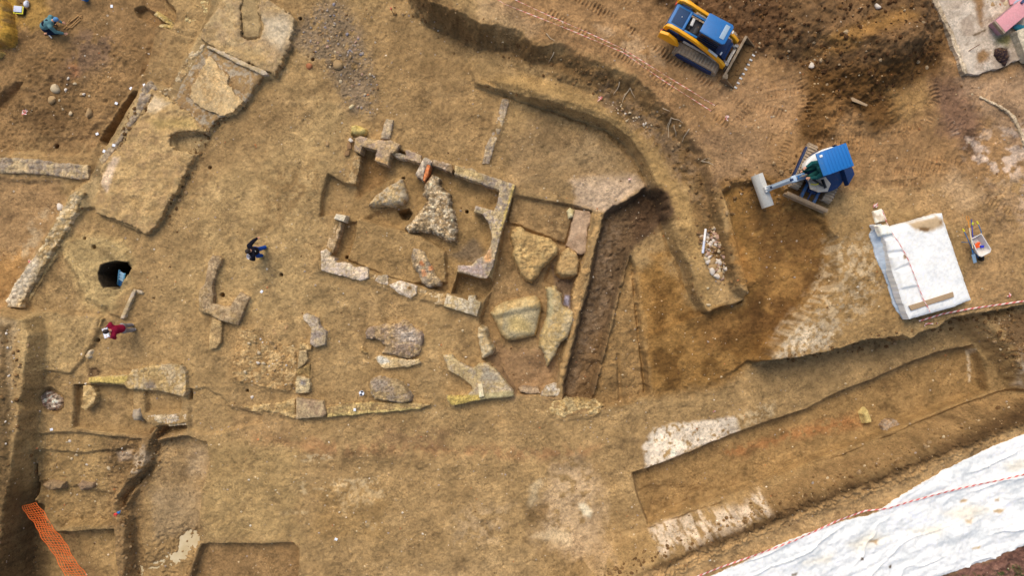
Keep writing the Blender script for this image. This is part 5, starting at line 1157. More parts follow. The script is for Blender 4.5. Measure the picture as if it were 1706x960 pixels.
# operator of the excavator: house frame placed in the world
hz = R(199.6)
def hpos(x, y, z):
    return Vector((g.x + x * math.cos(hz) - y * math.sin(hz), g.y + x * math.sin(hz) + y * math.cos(hz), g.z + z))
po, _ = person(hpos(.28, -.16, .55), hz, 'person in dark green work clothes driving the blue excavator', dict(
    head=(.20, 0, 1.30), neck=(.16, 0, 1.17), chest=(.14, 0, 1.0), pelvis=(.02, 0, .68), shl=(.2, .2, 1.10), ell=(.36, .27, .88), wrl=(.60, .2, .86), shr=(.2, -.2, 1.10), elr=(.36, -.27, .88), wrr=(.60, -.2, .86),
    hpl=(.06, .1, .66), knl=(.50, .14, .72), anl=(.56, .14, .44), tol=(.68, .14, .40), hpr=(.06, -.1, .66), knr=(.50, -.12, .72), anr=(.56, -.12, .44), tor=(.68, -.12, .40), face=(1, 0, -.3)),
    (CLOTH('green_cloth', (30, 84, 82)), CLOTH('dark_green_cloth', (28, 74, 70)), BLACK, HAIR))

def bucket(label, loc, r, h, m_body, m_in, tilt=0):
    t = tag(empty('bucket', loc), label, 'bucket')
    b = MB(); b.lathe([(r * .78, 0), (r, h), (r * 1.05, h), (r * 1.05, h - .02), (r * .96, h - .015), (r * .74, .015), (.001, .015)], close=False); b.lathe([(.001, .0), (r * .78, .0)], close=False)
    b.build('bucket_shell', m_body, t)
    b = MB(); b.tube([(r * 1.04 * math.cos(a_), r * .3 * math.sin(a_), h - .02 + r * .95 * abs(math.sin(a_)) * .9) for a_ in [math.pi * k / 10 for k in range(11)]], .007, 6); b.build('handle', STEEL, t)
    return t
bw = gA + Vector((-.30, -.20, .50))
t = bucket('round white bucket with a few finds inside, carried by the person in black', bw, .15, .30, mat('white_plastic', (226, 228, 232), .5, 0, .05), WHITE)
f_ = MB(); f_.box((.02, .02, .06), (.12, .07, .06), rz=.4); f_.box((-.05, -.03, .05), (.08, .08, .05), rz=1.0); f_ = f_.build('bagged_finds', mat('grey_bag', (150, 146, 160), .6), None); f_.location = bw; tag(f_, 'grey bagged finds lying in the white bucket', 'finds')
f_ = MB(); f_.box((.085, -.02, .10), (.03, .1, .05), rz=-.3); f_ = f_.build('red_trowel_handle', RED, None); f_.location = bw; tag(f_, 'red handled tool lying in the white bucket', 'tool')
bucket('blue bucket cut by the top edge of the picture', G(144, -2, .0), .16, .28, mat('blue_plastic', (40, 112, 180), .5, 0, .1), BLUE)
c_, s_ = math.cos(R(197)), math.sin(R(197))
b = MB(); b.box((.60, 0, 0), (.36, .46, .012), ry=.35, bev=.003); o = b.build('drawing_board', mat('board_grey', (150, 160, 176), .6, 0, .05)); o.location = gB + Vector((0, 0, 1.13)); o.rotation_euler = (0, 0, R(197)); tag(o, 'grey drawing board held by the person in maroon', 'drawing board')
b = MB(); b.box((.61, 0, .012), (.30, .42, .004), ry=.35, bev=0); o = b.build('paper_sheet', mat('paper', (236, 236, 238), .8, 0, 0)); o.location = gB + Vector((0, 0, 1.13)); o.rotation_euler = (0, 0, R(197)); tag(o, 'white paper sheet on the grey drawing board', 'paper')

# --- bones being cleaned, tools, bags
sk = tag(empty('skeleton', G(128, 37, .0)), 'brown human bones lying exposed beside the crouching person', 'skeleton')
BONE = mat('old_bone', (176, 136, 84), .8, 0, .3, (112, 80, 46), 20)
def bone(name, a_, b_, r):
    q = MB(); p0 = G(*a_, .03) - sk.location; p1 = G(*b_, .03) - sk.location
    q.tube([p0, p0.lerp(p1, .15), p0.lerp(p1, .5), p0.lerp(p1, .85), p1], r, 7)
    q.ball(p0, r * 1.7, 1); q.ball(p1, r * 1.7, 1); q.build(name, BONE, sk)
for a_, b_ in (((106, 47), (117, 36)), ((111, 48), (124, 38)), ((117, 36), (130, 26)), ((120, 45), (133, 33)), ((124, 37), (135, 26))): bone('leg_bone', a_, b_, .028)
for a_, b_ in (((128, 24), (136, 29)), ((112, 44), (118, 46)), ((115, 34), (112, 39))): bone('hip_bone', a_, b_, .022)
kit = tag(empty('tool_crate', G(36, 19), -.1), 'black crate with a yellow rim and pale lid at the top left', 'crate')
b = MB(); b.box((0, 0, .12), (.42, .34, .24), bev=.03); b.build('crate_body', BLACK, kit)
b = MB(); b.box((.0, .0, .225), (.46, .37, .03), bev=.01); b.build('rim', mat('yellow_plastic', (214, 208, 50), .5), kit)
b = MB(); b.box((-.02, .03, .25), (.38, .28, .03), bev=.01); b.build('lid', mat('lid_grey', (196, 202, 220), .5), kit)
b = MB(); b.ball((0, 0, .1), (.11, .15, .13), 3); b.ball((.05, .1, .12), (.08, .07, .1), 2); o = b.build('plastic_bag', mat('white_bag', (228, 230, 236), .4), None, voxel=.015); o.location = G(46, 8); tag(o, 'crumpled white plastic bag behind the black crate', 'bag')
b = MB(); b.box((0, 0, .03), (.05, .26, .04), bev=.012); o = b.build('white_tag', WHITE); o.location = G(84, 60); o.rotation_euler = (0, 0, .75); tag(o, 'narrow white find label on the ground before the crouching person', 'label tag')

ladder_g = P(197, 467, -.5)
ladder = tag(empty('ladder', (ladder_g[0], ladder_g[1], -.5), R(-122)), 'pale blue ladder leaning steeply in the black well', 'ladder')
def LP(x, y, z): return (x, y, z)
for s_ in (-1, 1):
    b = MB(); b.box((.0, s_ * .15, -.25), (1.15, .07, .07), ry=.65, bev=.012); b.build('rail', mat('pale_blue', (122, 190, 226), .4, 0, .05), ladder)
for k in range(5):
    b = MB(); t_ = -.46 + k * .2; b.box((t_ * math.cos(.65), 0, -.25 - t_ * math.sin(.65)), (.12, .26, .03), bev=.008); b.build('rung', mat('ice_blue', (170, 212, 236), .4, 0, .05) if k < 3 else BLUE, ladder)

wb = tag(empty('wheelbarrow', G(1617, 410), R(-62)), 'white wheelbarrow with blue handles and yellow grips, loaded with tools', 'wheelbarrow')
b = MB()
out = [(-.42, -.24), (.36, -.29), (.45, -.2), (.45, .2), (.36, .29), (-.42, .24)]
for k in range(6):
    p, q = out[k], out[(k + 1) % 6]
    a4 = [b.bm.verts.new((p[0], p[1], .62)), b.bm.verts.new((q[0], q[1], .62)), b.bm.verts.new((q[0] * .7, q[1] * .7, .34)), b.bm.verts.new((p[0] * .7, p[1] * .7, .34))]
    b.bm.faces.new(a4)
b.prism([(x * .7, y * .7) for x, y in out], .32, .345, 'xy', 0)
b.tube([(p[0], p[1], .62) for p in out + out[:1]], .025)
b.build('tray', mat('tray_white', (222, 216, 206), .5, 0, .2), wb)
for s_ in (-1, 1):
    b = MB(); b.tube([(.55, s_ * .08, .2), (.1, s_ * .24, .33), (-.5, s_ * .33, .56), (-.85, s_ * .34, .60)], .02); b.tube([(-.3, s_ * .3, .42), (-.35, s_ * .3, .02)], .018)
    hl = b.build('handle', mat('handle_blue', (36, 108, 160), .4), wb)
    b = MB(); b.tube([(-.84, s_ * .34, .60), (-.98, s_ * .34, .60)], .03); b.build('grip', mat('grip_yellow', (226, 214, 40), .5), hl)
b = MB(); b.T = Matrix.Rotation(R(90), 4, 'X'); b.lathe([(.06, -.04), (.17, -.045), (.2, 0), (.17, .045), (.06, .04)], (.58, .2, 0)); b.build('wheel', BLACK, wb)
def tool(name, label, cat, a_, b_, z0, z1, m_, r=.018):
    t = tag(empty(name, G(*a_, 0)), label, cat)
    p0 = G(*a_, z0) - t.location; p1 = G(*b_, z1) - t.location
    q = MB(); q.tube([p0, p1], r); q.build('shaft', m_, t)
    return t, p0, p1
t, p0, p1 = tool('shovel', 'shovel with an orange D-grip and pale shaft lying in the wheelbarrow', 'shovel', (1613, 380), (1619.5, 414), .70, .66, CREAM, .022)
dv = (p1 - p0).normalized()
b = MB(); b.tube([p0, p0 - dv * .35], .022); b.tube([p0 - dv * .35 + Vector((-.06, 0, 0)), p0 - dv * .5 + Vector((-.05, 0, 0)), p0 - dv * .5 + Vector((.05, 0, 0)), p0 - dv * .35 + Vector((.06, 0, 0)), p0 - dv * .35 + Vector((-.06, 0, 0))], .016); b.build('grip', mat('orange_grip', (226, 150, 60), .5), t)
t, p0, p1 = tool('spade', 'spade with a worn blue grey blade sticking out below the wheelbarrow', 'spade', (1618, 416), (1620, 424), .66, .6, mat('blue_shaft', (44, 100, 150), .5), .022)
dv = (p1 - p0).normalized(); sv = dv.cross(Vector((0, 0, 1))).normalized()
b = MB()
f4 = [p1 - sv * .08, p1 + sv * .08, p1 + dv * .38 + sv * .075, p1 + dv * .38 - sv * .075]
lo = [b.bm.verts.new(q) for q in f4]; hi = [b.bm.verts.new(q + Vector((0, 0, .012))) for q in f4]
b.bm.faces.new(lo); b.bm.faces.new(hi)
for k in range(4): b.bm.faces.new((lo[k], lo[(k + 1) % 4], hi[(k + 1) % 4], hi[k]))
b.build('blade', mat('blade_grey', (132, 158, 176), .4, .2, .25), t)
t, p0, p1 = tool('rake_handle', 'dark blue tool shaft leaning over the far rim of the wheelbarrow', 'tool', (1617, 366), (1619, 396), .72, .62, mat('shaft_blue', (30, 66, 180), .5), .02)
b = MB(); b.ball(p0 + Vector((.05, -.18, 0)), (.035, .07, .035)); b.build('grip', mat('lime_grip', (206, 220, 40), .5), t)
b = MB()
for q in ((0, 0, 0, .11), (.1, .08, .02, .09), (-.02, -.12, .0, .08), (.1, -.06, .03, .07)): b.ball(q[:3], (q[3], q[3] * .8, q[3] * .6))
o = b.build('orange_bag', ORANGE, None, voxel=.02); o.location = G(1613, 410) + Vector((0, 0, .44)); tag(o, 'crumpled bright orange bag inside the wheelbarrow', 'bag')
b = MB(); b.box((0, 0, 0), (.13, .11, .1), bev=.02); o = b.build('blue_box', mat('royal_blue', (40, 56, 190), .5)); o.location = G(1624, 412) + Vector((0, 0, .42)); tag(o, 'small royal blue box inside the wheelbarrow', 'box')
b = MB(); b.ball((0, 0, 0), (.09, .12, .06)); o = b.build('black_glove', BLACK, None); o.location = G(1608, 409.5) + Vector((0, 0, .46)); tag(o, 'dark glove beside the orange bag in the wheelbarrow', 'glove')

def plank(name, label, cat, pts, z, th, m_, zb=None):
    b = MB(); c = [P(a_, b_, z) for a_, b_ in pts]; cx, cy = sum(p[0] for p in c) / len(c), sum(p[1] for p in c) / len(c)
    b.prism([(p[0] - cx, p[1] - cy) for p in c], 0, th, 'xy', .006)
    o = b.build(name, m_); o.location = (cx, cy, z - th); return tag(o, label, cat)
pz = G(1174, 400).z
b = MB(); p0 = G(1175.5, 381.5, .14); p1 = G(1170.5, 422, .14)
rod = tag(empty('ranging_pole', p0), 'short white ranging pole lying across the rubble heap', 'ranging pole')
b.tube([(0, 0, 0), (p1 - p0) * .52], .055); b.build('upper_half', mat('pole_white', (234, 230, 222), .5, 0, .1), rod)
b = MB(); b.tube([(p1 - p0) * .53, (p1 - p0)], .055); b.build('lower_half', mat('pole_grey', (204, 210, 222), .5, 0, .1), rod)

# --- tarpaulins
def cloth_mat(name, rgb, dirt):
    m = ground_material(name, .0, .10, .12, .42, .10)
    return m
M_TARP = cloth_mat('white_tarpaulin', None, 0)
TZ = 2.42
LT = [(1460, 374), (1489, 378), (1530, 366), (1571, 355), (1574, 367), (1598, 436), (1620, 500), (1592, 511), (1556, 521), (1517, 532), (1503, 497), (1490, 459), (1475, 398)]
def tarp_top(X, Y, D):
    h = TZ + fbm(X * .9, Y * .9, 3, 401) * .035 + np.abs(fbm(X * 1.6 + Y, Y * 1.6, 2, 402)) * .018 - .10 * np.exp(D / .10)
    for q in BAGS:
        d_ = sdf([P(a_, b_, TZ) for a_, b_ in q], X, Y); h = h + .085 * (1 - sst(-.05, .06, d_))
    return h
BAGS = [[(1475.5, 401), (1493.5, 394), (1502, 417), (1479, 419.5)], [(1483, 428), (1504, 422), (1514, 438.6), (1491, 449)], [(1495, 453), (1515, 447), (1527, 476), (1502, 480.5)]]
dirtp = [([(1515, 372), (1560, 360), (1574, 366), (1572, 378), (1548, 386), (1524, 384)], TZ, (176, 152, 120), 4), ([(1530, 378), (1550, 379), (1546, 385), (1532, 384)], TZ, (120, 92, 58), 2), ([(1564, 368), (1571, 366), (1570, 374), (1565, 374)], TZ, (130, 100, 66), 2), ([(1503, 425), (1508, 424), (1510, 430), (1504, 431)], TZ, (150, 120, 84), 1.5)]
tp = tag(empty('tarpaulin', (*P(1540, 440, TZ), 1.9)), 'square white tarpaulin covering a raised block beside the wheelbarrow', 'tarpaulin')
relief('top_sheet', LT, TZ, tarp_top, lambda X, Y: np.full(X.shape, 1.9), pal((228, 231, 236), (220, 225, 231), (210, 217, 227), seed=91, patches=dirtp), M_TARP, .04, .8, tp, .04)
DR = [(1451.5, 390), (1460, 373), (1476, 398), (1491, 459), (1504, 497), (1518, 532), (1509, 532), (1495, 512), (1481, 465), (1466, 435)]
lineL = [P(a_, b_, 2.0) for a_, b_ in ((1451, 390), (1466, 435), (1481, 465), (1495, 512), (1509, 534))]
def drape(X, Y, D):
    d_, s2 = polyline(lineL, X, Y)
    return hqa(X, Y) + .04 + np.clip(d_ / .45, 0, 1) * .50 + np.sin(s2 * 9 + fbm(X, Y, 3, 405) * 4) * .03 * np.clip(d_ * 4, 0, 1)
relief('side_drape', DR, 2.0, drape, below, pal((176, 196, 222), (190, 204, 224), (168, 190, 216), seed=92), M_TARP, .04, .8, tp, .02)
for i, (q, lab) in enumerate([([(1453, 352), (1469.5, 347.5), (1479, 367), (1459, 373)], 'white sandbag lying off the top corner of the square tarpaulin'), ([(1461, 376), (1481.5, 374), (1489, 391), (1468, 393)], 'white sandbag with muddy seams on the top corner of the square tarpaulin')]):
    zb = 1.75 if i == 0 else 2.36
    SEED[0] += 1
    o = relief('sandbag', q, zb + .15, dome(zb, .18, .06, .02, seed=SEED[0]), (lambda X, Y: hqa(X, Y) - .05) if i == 0 else 2.3, pal((238, 236, 232), (222, 218, 212), (196, 182, 162), k3=.66, seed=95 + i), M_TARP, .03, .8)
    tag(o, lab, 'sandbag')
plank('plank', 'weathered board lying across the lower end of the square tarpaulin', 'plank', [(1514, 510), (1588, 486.5), (1589.5, 495), (1518.6, 517.6)], TZ + .07, .05, WOOD)
BT = [(1135, 984), (1165, 960), (1203, 942), (1240, 925), (1275, 907), (1310, 890), (1352, 876), (1400, 861), (1430, 854), (1450, 846), (1490, 818), (1540, 790), (1600, 760), (1640, 740), (1676, 726), (1712, 712), (1800, 676), (2000, 600), (2000, 790), (1800, 855), (1706, 895), (1640, 922), (1580, 942), (1525, 960), (1440, 1000), (1300, 1060), (1100, 1040)]
ba = P(1240, 925, 1.4); bb2 = P(1640, 740, 1.4); bl = math.hypot(bb2[0] - ba[0], bb2[1] - ba[1]); bu = ((bb2[0] - ba[0]) / bl, (bb2[1] - ba[1]) / bl)
def bigtop(X, Y, D):
    u = (X - ba[0]) * bu[0] + (Y - ba[1]) * bu[1]; v = -(X - ba[0]) * bu[1] + (Y - ba[1]) * bu[0]
    w = v + .35 * np.sin(u * .5 + 1) + fbm(u * .3, v * .8, 3, 411) * .6
    folds = np.exp(-np.abs((w * .9) % 1.0 - .5) / .035) * sst(.35, .6, vnoise(u * .35, v * .8, 412)) * .12
    return hqa(X, Y) + .05 + folds + fbm(X * .9, Y * .9, 3, 413) * .03 + np.abs(fbm(u * .45, v * 2.2, 3, 414)) * .06 - .03 * np.exp(D / .05)
dp = [([(1560, 850), (1600, 836), (1640, 842), (1600, 862)], 1.4, (216, 212, 204), 9), ([(1400, 900), (1440, 880), (1470, 890), (1420, 912)], 1.4, (216, 214, 208), 9), ([(1500, 880), (1560, 868), (1550, 884)], 1.4, (214, 210, 202), 8), ([(1660, 770), (1710, 750), (1710, 770), (1670, 784)], 1.4, (216, 214, 208), 8), ([(1330, 930), (1380, 914), (1370, 930)], 1.4, (214, 212, 206), 8), ([(1440, 892), (1452, 891), (1448, 899), (1436, 897)], 1.4, (176, 150, 116), 2), ([(1588, 828), (1600, 826), (1598, 832), (1588, 832)], 1.4, (180, 150, 110), 2), ([(1640, 844), (1658, 842), (1652, 848), (1640, 848)], 1.4, (190, 164, 128), 2), ([(1644, 826), (1652, 824), (1650, 830), (1644, 830)], 1.4, (180, 154, 118), 2), ([(1470, 936), (1474, 934), (1474, 939), (1470, 939)], 1.4, (90, 76, 60), 1), ([(1424, 922), (1428, 922), (1430, 926), (1424, 926)], 1.4, (100, 84, 66), 1), ([(1595, 860), (1605, 858), (1604, 866), (1596, 866)], 1.4, (200, 178, 146), 3), ([(1604, 906), (1620, 902), (1618, 906), (1606, 909)], 1.4, (190, 164, 120), 1.5), ([(1310, 948), (1320, 947), (1318, 952), (1310, 952)], 1.4, (130, 112, 90), 2)]
o = relief('ground_sheet', BT, 1.35, bigtop, below, pal((224, 229, 236), (214, 221, 231), (202, 211, 222), f=.9, seed=97, patches=dp), M_TARP, .05, 1.2, None, .01)
tag(o, 'long creased white ground sheet along the bank at the lower right corner', 'ground sheet')

# --- striped tape, nets, stakes
def tape_mat():
    m = bpy.data.materials.new('striped_tape'); m.use_nodes = True
    nt = m.node_tree; bs = nt.nodes['Principled BSDF']
    uv = nd(nt, 'ShaderNodeUVMap'); sx = nd(nt, 'ShaderNodeSeparateXYZ'); nt.links.new(uv.outputs[0], sx.inputs[0])
    fr = mathn(nt, 'FRACT', mathn(nt, 'ADD', mathn(nt, 'MULTIPLY', sx.outputs[0], 3.2), mathn(nt, 'MULTIPLY', sx.outputs[1], .4)))
    k = mathn(nt, 'GREATER_THAN', fr, .5)
    nt.links.new(mixc(nt, 'MIX', k, C(226, 204, 192), C(204, 96, 88)), bs.inputs['Base Color']); bs.inputs['Roughness'].default_value = .45
    return m
M_TAPE = tape_mat()
def tape(label, pts, w=.05, flat_=False, sag=.02, crumple=0.0):
    """ribbon through the given points, standing on edge or lying flat, a few tenths of a millimetre thick"""
    fine = []
    for a_, b_ in zip(pts, pts[1:]):
        n = max(2, int((b_ - a_).length / .12))
        fine += [a_.lerp(b_, k / n) for k in range(n)]
    fine.append(pts[-1])
    c = fine[0].copy(); bm = bmesh.new(); uvl = bm.loops.layers.uv.new('UVMap'); rows = []; s_ = 0
    for i, p in enumerate(fine):
        t = (fine[min(i + 1, len(fine) - 1)] - fine[max(i - 1, 0)]).normalized(); sd = t.cross(Vector((0, 0, 1))).normalized()
        a_ = .35 * math.sin(i * .37 + len(pts)) + (1.45 if flat_ else .95)
        ax = (sd * math.sin(a_) + Vector((0, 0, 1)) * math.cos(a_)).normalized()
        if i: s_ += (p - fine[i - 1]).length
        q = p - c + Vector((rng.uniform(-1, 1), rng.uniform(-1, 1), rng.uniform(0, 1))) * crumple
        nn = ax.cross(t).normalized() * .0015
        rows.append(([bm.verts.new(q + ax * w * .5 + nn), bm.verts.new(q - ax * w * .5 + nn), bm.verts.new(q - ax * w * .5 - nn), bm.verts.new(q + ax * w * .5 - nn)], s_))
    for (ra, sa), (rb, sb_) in zip(rows, rows[1:]):
        for k in range(4):
            f = bm.faces.new((ra[k], ra[(k + 1) % 4], rb[(k + 1) % 4], rb[k]))
            for l, (u_, v_) in zip(f.loops, ((sa, k in (0, 3)), (sa, (k + 1) % 4 in (0, 3)), (sb_, (k + 1) % 4 in (0, 3)), (sb_, k in (0, 3)))): l[uvl].uv = (u_, float(v_))
    me = bpy.data.meshes.new('barrier_tape'); bm.to_mesh(me); bm.free(); me.materials.append(M_TAPE)
    o = bpy.data.objects.new('barrier_tape', me); COL.objects.link(o); o.location = c
    return tag(o, label, 'barrier tape')
def on(pts, dz): return [G(a_, b_, dz) for a_, b_ in pts]
tape('upper strand of red and white tape strung along the bank below the loader', on([(840, -14), (860, 1), (916, 27), (991, 60), (1039, 82.5), (1115, 130), (1190, 176)], .45), .035)
tape('lower strand of red and white tape strung along the bank below the loader', on([(815, -10), (840, 7), (909, 34), (953, 51.6), (1001, 72), (1039, 88), (1101, 132), (1184, 185)], .40), .035)
tape('red and white tape lying along the whole white ground sheet', on([(1150, 965), (1200, 945), (1266, 922), (1324, 900), (1395, 867), (1440, 851), (1478, 847), (1520, 834), (1600, 813), (1660, 801), (1720, 787)], .16), .06, True)
tape('red and white tape stretched along the edge below the square tarpaulin', on([(1530, 535), (1570, 523), (1612, 515), (1660, 508), (1730, 498)], .12), .06, True)
tape('red and white tape hanging down across the square tarpaulin', [Vector((*P(a_, b_, TZ + .09), TZ + .09)) for a_, b_ in ((1470, 350), (1477, 370), (1487, 389), (1498, 405), (1512, 430), (1524, 460), (1538, 498), (1550, 520))], .035, True)
for lab, (a_, b_), n_ in (('crumpled red and white tape above the loose sandbag', (1456, 343), 4), ('scrap of red and white tape on the soil left of the dark slot', (41, 188), 2), ('scrap of red and white tape on the long diagonal wall', (50, 437), 2),
                          ('scrap of red and white tape on the bench slope among pale stones', (1000, 165), 2), ('red and white tape knotted at the foot of the stake above the pale bucket', (1211, 197), 2), ('scrap of red and white tape on the point of land below the square tarpaulin', (1541, 541), 3),
                          ('scrap of red and white tape near the right edge above the trench end', (1681, 491), 3), ('red and white tape end by the yellow clay lump', (4, 68), 3), ('scrap of red and white tape on pale soil below the curved bench', (1049, 299), 1), ('scrap of red and white tape on stones north of the chalk patch', (1190, 686), 1)):
    pts = [G(a_ + rng.uniform(-5, 5) * min(1, n_ / 2), b_ + rng.uniform(-4, 4) * min(1, n_ / 2), .06 + rng.uniform(0, .06)) for k in range(3 + n_ * 2)]
    tape(lab, pts, .05, True, crumple=.02)
def stake(label, px, py, h, m_, r=.012):
    b = MB(); b.tube([(0, 0, -.2), (.01, 0, h)], r, 6); o = b.build('stake', m_); o.location = G(px, py); return tag(o, label, 'stake')
RUST = mat('rusty_iron', (110, 72, 48), .7, .2, .2)
stake('rusty iron stake at the end of the upper tape strand', 1190, 177, .55, RUST)
stake('rusty iron stake at the end of the lower tape strand', 1184, 186, .5, RUST)
stake('rusty iron stake halfway along the two tape strands', 1039, 85, .55, RUST)
stake('rusty iron stake where the tape strands come closest to the slope top', 991, 62, .5, RUST)
b = MB(); b.tube([(0, 0, -.1), (0, 0, .5)], .012, 6); st = tag(empty('survey_stake', G(655, 22)), 'thin survey stake with a red top on the open soil north of the house', 'stake'); b.build('rod', BLACK, st)
b = MB(); b.tube([(0, 0, .42), (0, 0, .62)], .03, 8); b.build('red_top', RED, st)
# orange safety net
na, nb2 = [(37, 844), (69, 893), (112, 962), (140, 1006)], [(60, 838), (102, 897), (143, 960), (170, 1002)]
b = MB(); nl, nw = 46, 8
rows = []
for i in range(nl):
    u = i / (nl - 1) * 2.999; k = min(2, int(u)); f = u - k
    pa_ = (na[k][0] + (na[k + 1][0] - na[k][0]) * f, na[k][1] + (na[k + 1][1] - na[k][1]) * f); pb_ = (nb2[k][0] + (nb2[k + 1][0] - nb2[k][0]) * f, nb2[k][1] + (nb2[k + 1][1] - nb2[k][1]) * f)
    row = []
    for j in range(nw):
        v = j / (nw - 1); zz_ = .12 - .35 * i / nl; gg = P(pa_[0] + (pb_[0] - pa_[0]) * v, pa_[1] + (pb_[1] - pa_[1]) * v, zz_)
        row.append((gg[0], gg[1], zz_ + .05 * math.sin(i * .5 + j * .35) + .03 * math.sin(i * 1.3 - j)))
    rows.append(row)
o0 = Vector(rows[0][0])
for i in range(nl): b.tube([Vector(p) - o0 for p in rows[i]], .011, 4)
for j in range(nw): b.tube([Vector(rows[i][j]) - o0 for i in range(nl)], .014 if j not in (0, nw - 1) else .02, 4)
o = b.build('safety_net', mat('orange_net', (232, 112, 36), .55, 0, .12)); o.location = o0; tag(o, 'orange plastic safety net laid across the trench in the lower left corner', 'safety net')

# --- north-east corner: slab, kerbs, metal skip, rubbish
def sheet(name, pp, z, th, rgb1, rgb2, kind=None, label=None, cat=None, cell=.06, rough_=.01, k3=None, patches=(), warp=2):
    SEED[0] += 1
    o = relief(name, pp, z, flat(z, rough_, .01, seed=SEED[0]), z - th, pal(rgb1, rgb2, k3, f=1.2, seed=SEED[0], patches=patches), M_STONE, cell, warp)
    return tag(o, label, cat, None, kind)
PZ = 1.92
sheet('pavement', [(1538, -200), (1560, -4), (1585, 50), (1612, 122), (1625, 124), (1665, 112), (1706, 96), (1800, 70), (1900, -200)], PZ, .4, (186, 172, 158), (168, 152, 138), 'structure', k3=(196, 184, 172),
      patches=[([(1628, 86), (1640, 82), (1650, 88), (1646, 100), (1632, 104), (1625, 98)], PZ, (140, 108, 72), 4), ([(1618, -20), (1640, -20), (1638, 30), (1636, 45), (1630, 40)], PZ, (140, 108, 74), 5), ([(1620, 58), (1642, 48), (1643, 50), (1622, 60)], PZ, (104, 86, 66), 1), ([(1655, 62), (1690, 54), (1680, 76), (1662, 74)], PZ, (120, 116, 70), 6), ([(1658, 80), (1678, 80), (1684, 100), (1672, 108), (1660, 98)], PZ, (60, 44, 50), 4)])
wall('kerb', 'whitish broken concrete kerb along the left edge of the pavement', 'kerb', [(1553, -60), (1562, -2), (1590, 58), (1606, 100), (1612, 122), (1607, 124), (1596, 92), (1580, 52), (1556, 4), (1545, -60)], 1.98, dict(c1=(206, 190, 168), c2=(182, 164, 140)), .03, .03, 4, 1.6, .02, .2, base=1.6)
wall('kerb', 'thin pale kerb line bending along the right edge of the machine yard', 'kerb', [(1634, 159), (1662, 172), (1682, 184), (1692, 194), (1706, 226), (1712, 240), (1708, 242), (1700, 222), (1689, 198), (1680, 188), (1660, 176), (1633, 162)], 1.84, dict(c1=(214, 196, 168), c2=(190, 168, 138)), .02, .02, 5, 1.2, .02, .1, base=1.5)
skip = tag(empty('metal_skip', (*P(1671, 36, PZ), PZ), R(40)), 'faded pink metal skip standing on the concrete pavement', 'skip')
PINK = mat('faded_pink_paint', (216, 150, 152), .6, 0, .25, (190, 176, 170), 4); 
b = MB(); b.box((.05, 0, .28), (1.35, .62, .5), bev=.03, taper=(1.06, 1.06)); b.build('skip_body', mat('skip_side', (170, 130, 140), .6, 0, .4, (130, 110, 100)), skip)
b = MB(); b.box((.05, 0, .55), (1.40, .64, .05), bev=.012); b.build('cover', PINK, skip)
b = MB(); b.box((-.68, 0, .48), (.1, .68, .16), bev=.02); b.build('front_rim', mat('rim_grey', (150, 134, 112), .7, 0, .4), skip)
for s_ in (-1, 1): b = MB(); b.box((.75, s_ * .22, .5), (.25, .10, .3), bev=.02); b.build('bracket', mat('bracket_blue', (60, 72, 110), .6, 0, .3), skip)
for lab, nm, px, py, m_, rr, hh in (('pale blue grey plastic drum behind the pink skip', 'drum', 1692, 8, mat('drum_grey', (178, 190, 208), .5), .16, .4), ('cream coloured plastic can at the end of the pink skip', 'can', 1702, 21, mat('can_cream', (222, 214, 196), .5), .11, .3), ('dark blue drum cut by the top right corner', 'drum', 1706, 6, NAVY, .2, .5)):
    t = tag(empty(nm, (*P(px, py, PZ), PZ)), lab, nm)
    b = MB(); b.lathe([(rr * .94, 0), (rr, .03), (rr, hh * .33), (rr * 1.03, hh * .36), (rr, hh * .39), (rr, hh - .03), (rr * .92, hh)]); b.build(nm + '_shell', m_, t)
    b = MB(); b.lathe([(.04, hh), (.04, hh + .04)], (rr * .4, 0, 0), 10); b.build('cap', WHITE, t)
b = MB(); b.box((0, 0, .04), (.55, .35, .06), rz=.2, bev=.02); o = b.build('pink_board', PINK); o.location = (*P(1690, 0, PZ), PZ); tag(o, 'pink painted board at the top edge behind the skip', 'board')
wall('concrete_block', 'long pale concrete block at the right edge below the pink skip', 'concrete block', [(1694, 51), (1706, 46), (1740, 40), (1740, 100), (1716, 98), (1706, 86)], 2.3, dict(c1=(206, 196, 176), c2=(186, 176, 156)), .015, 0, 5, .6, .02, 0, base=1.8)
b = MB()
for k in range(9): b.ball((rng.uniform(-.3, .3), rng.uniform(-.12, .12), rng.uniform(.05, .15)), (rng.uniform(.1, .2), rng.uniform(.08, .14), .08))
o = b.build('tarp_bundle', TEAL, None, voxel=.025); o.location = (*P(1702, 47, 2.0), PZ); tag(o, 'crumpled teal sheet between pink skip and concrete block', 'sheet')
boulder('ash_heap', 'dark purplish heap of burnt waste on the pavement', 'ash heap', [(1659, 82), (1668, 78), (1678, 82), (1682, 96), (1674, 107), (1664, 100), (1657, 92)], PZ - .02, .16, dict(c1=(46, 34, 42), c2=(66, 48, 50), c3=(84, 64, 52)), .2, .05, .05, 9, 3, .4)
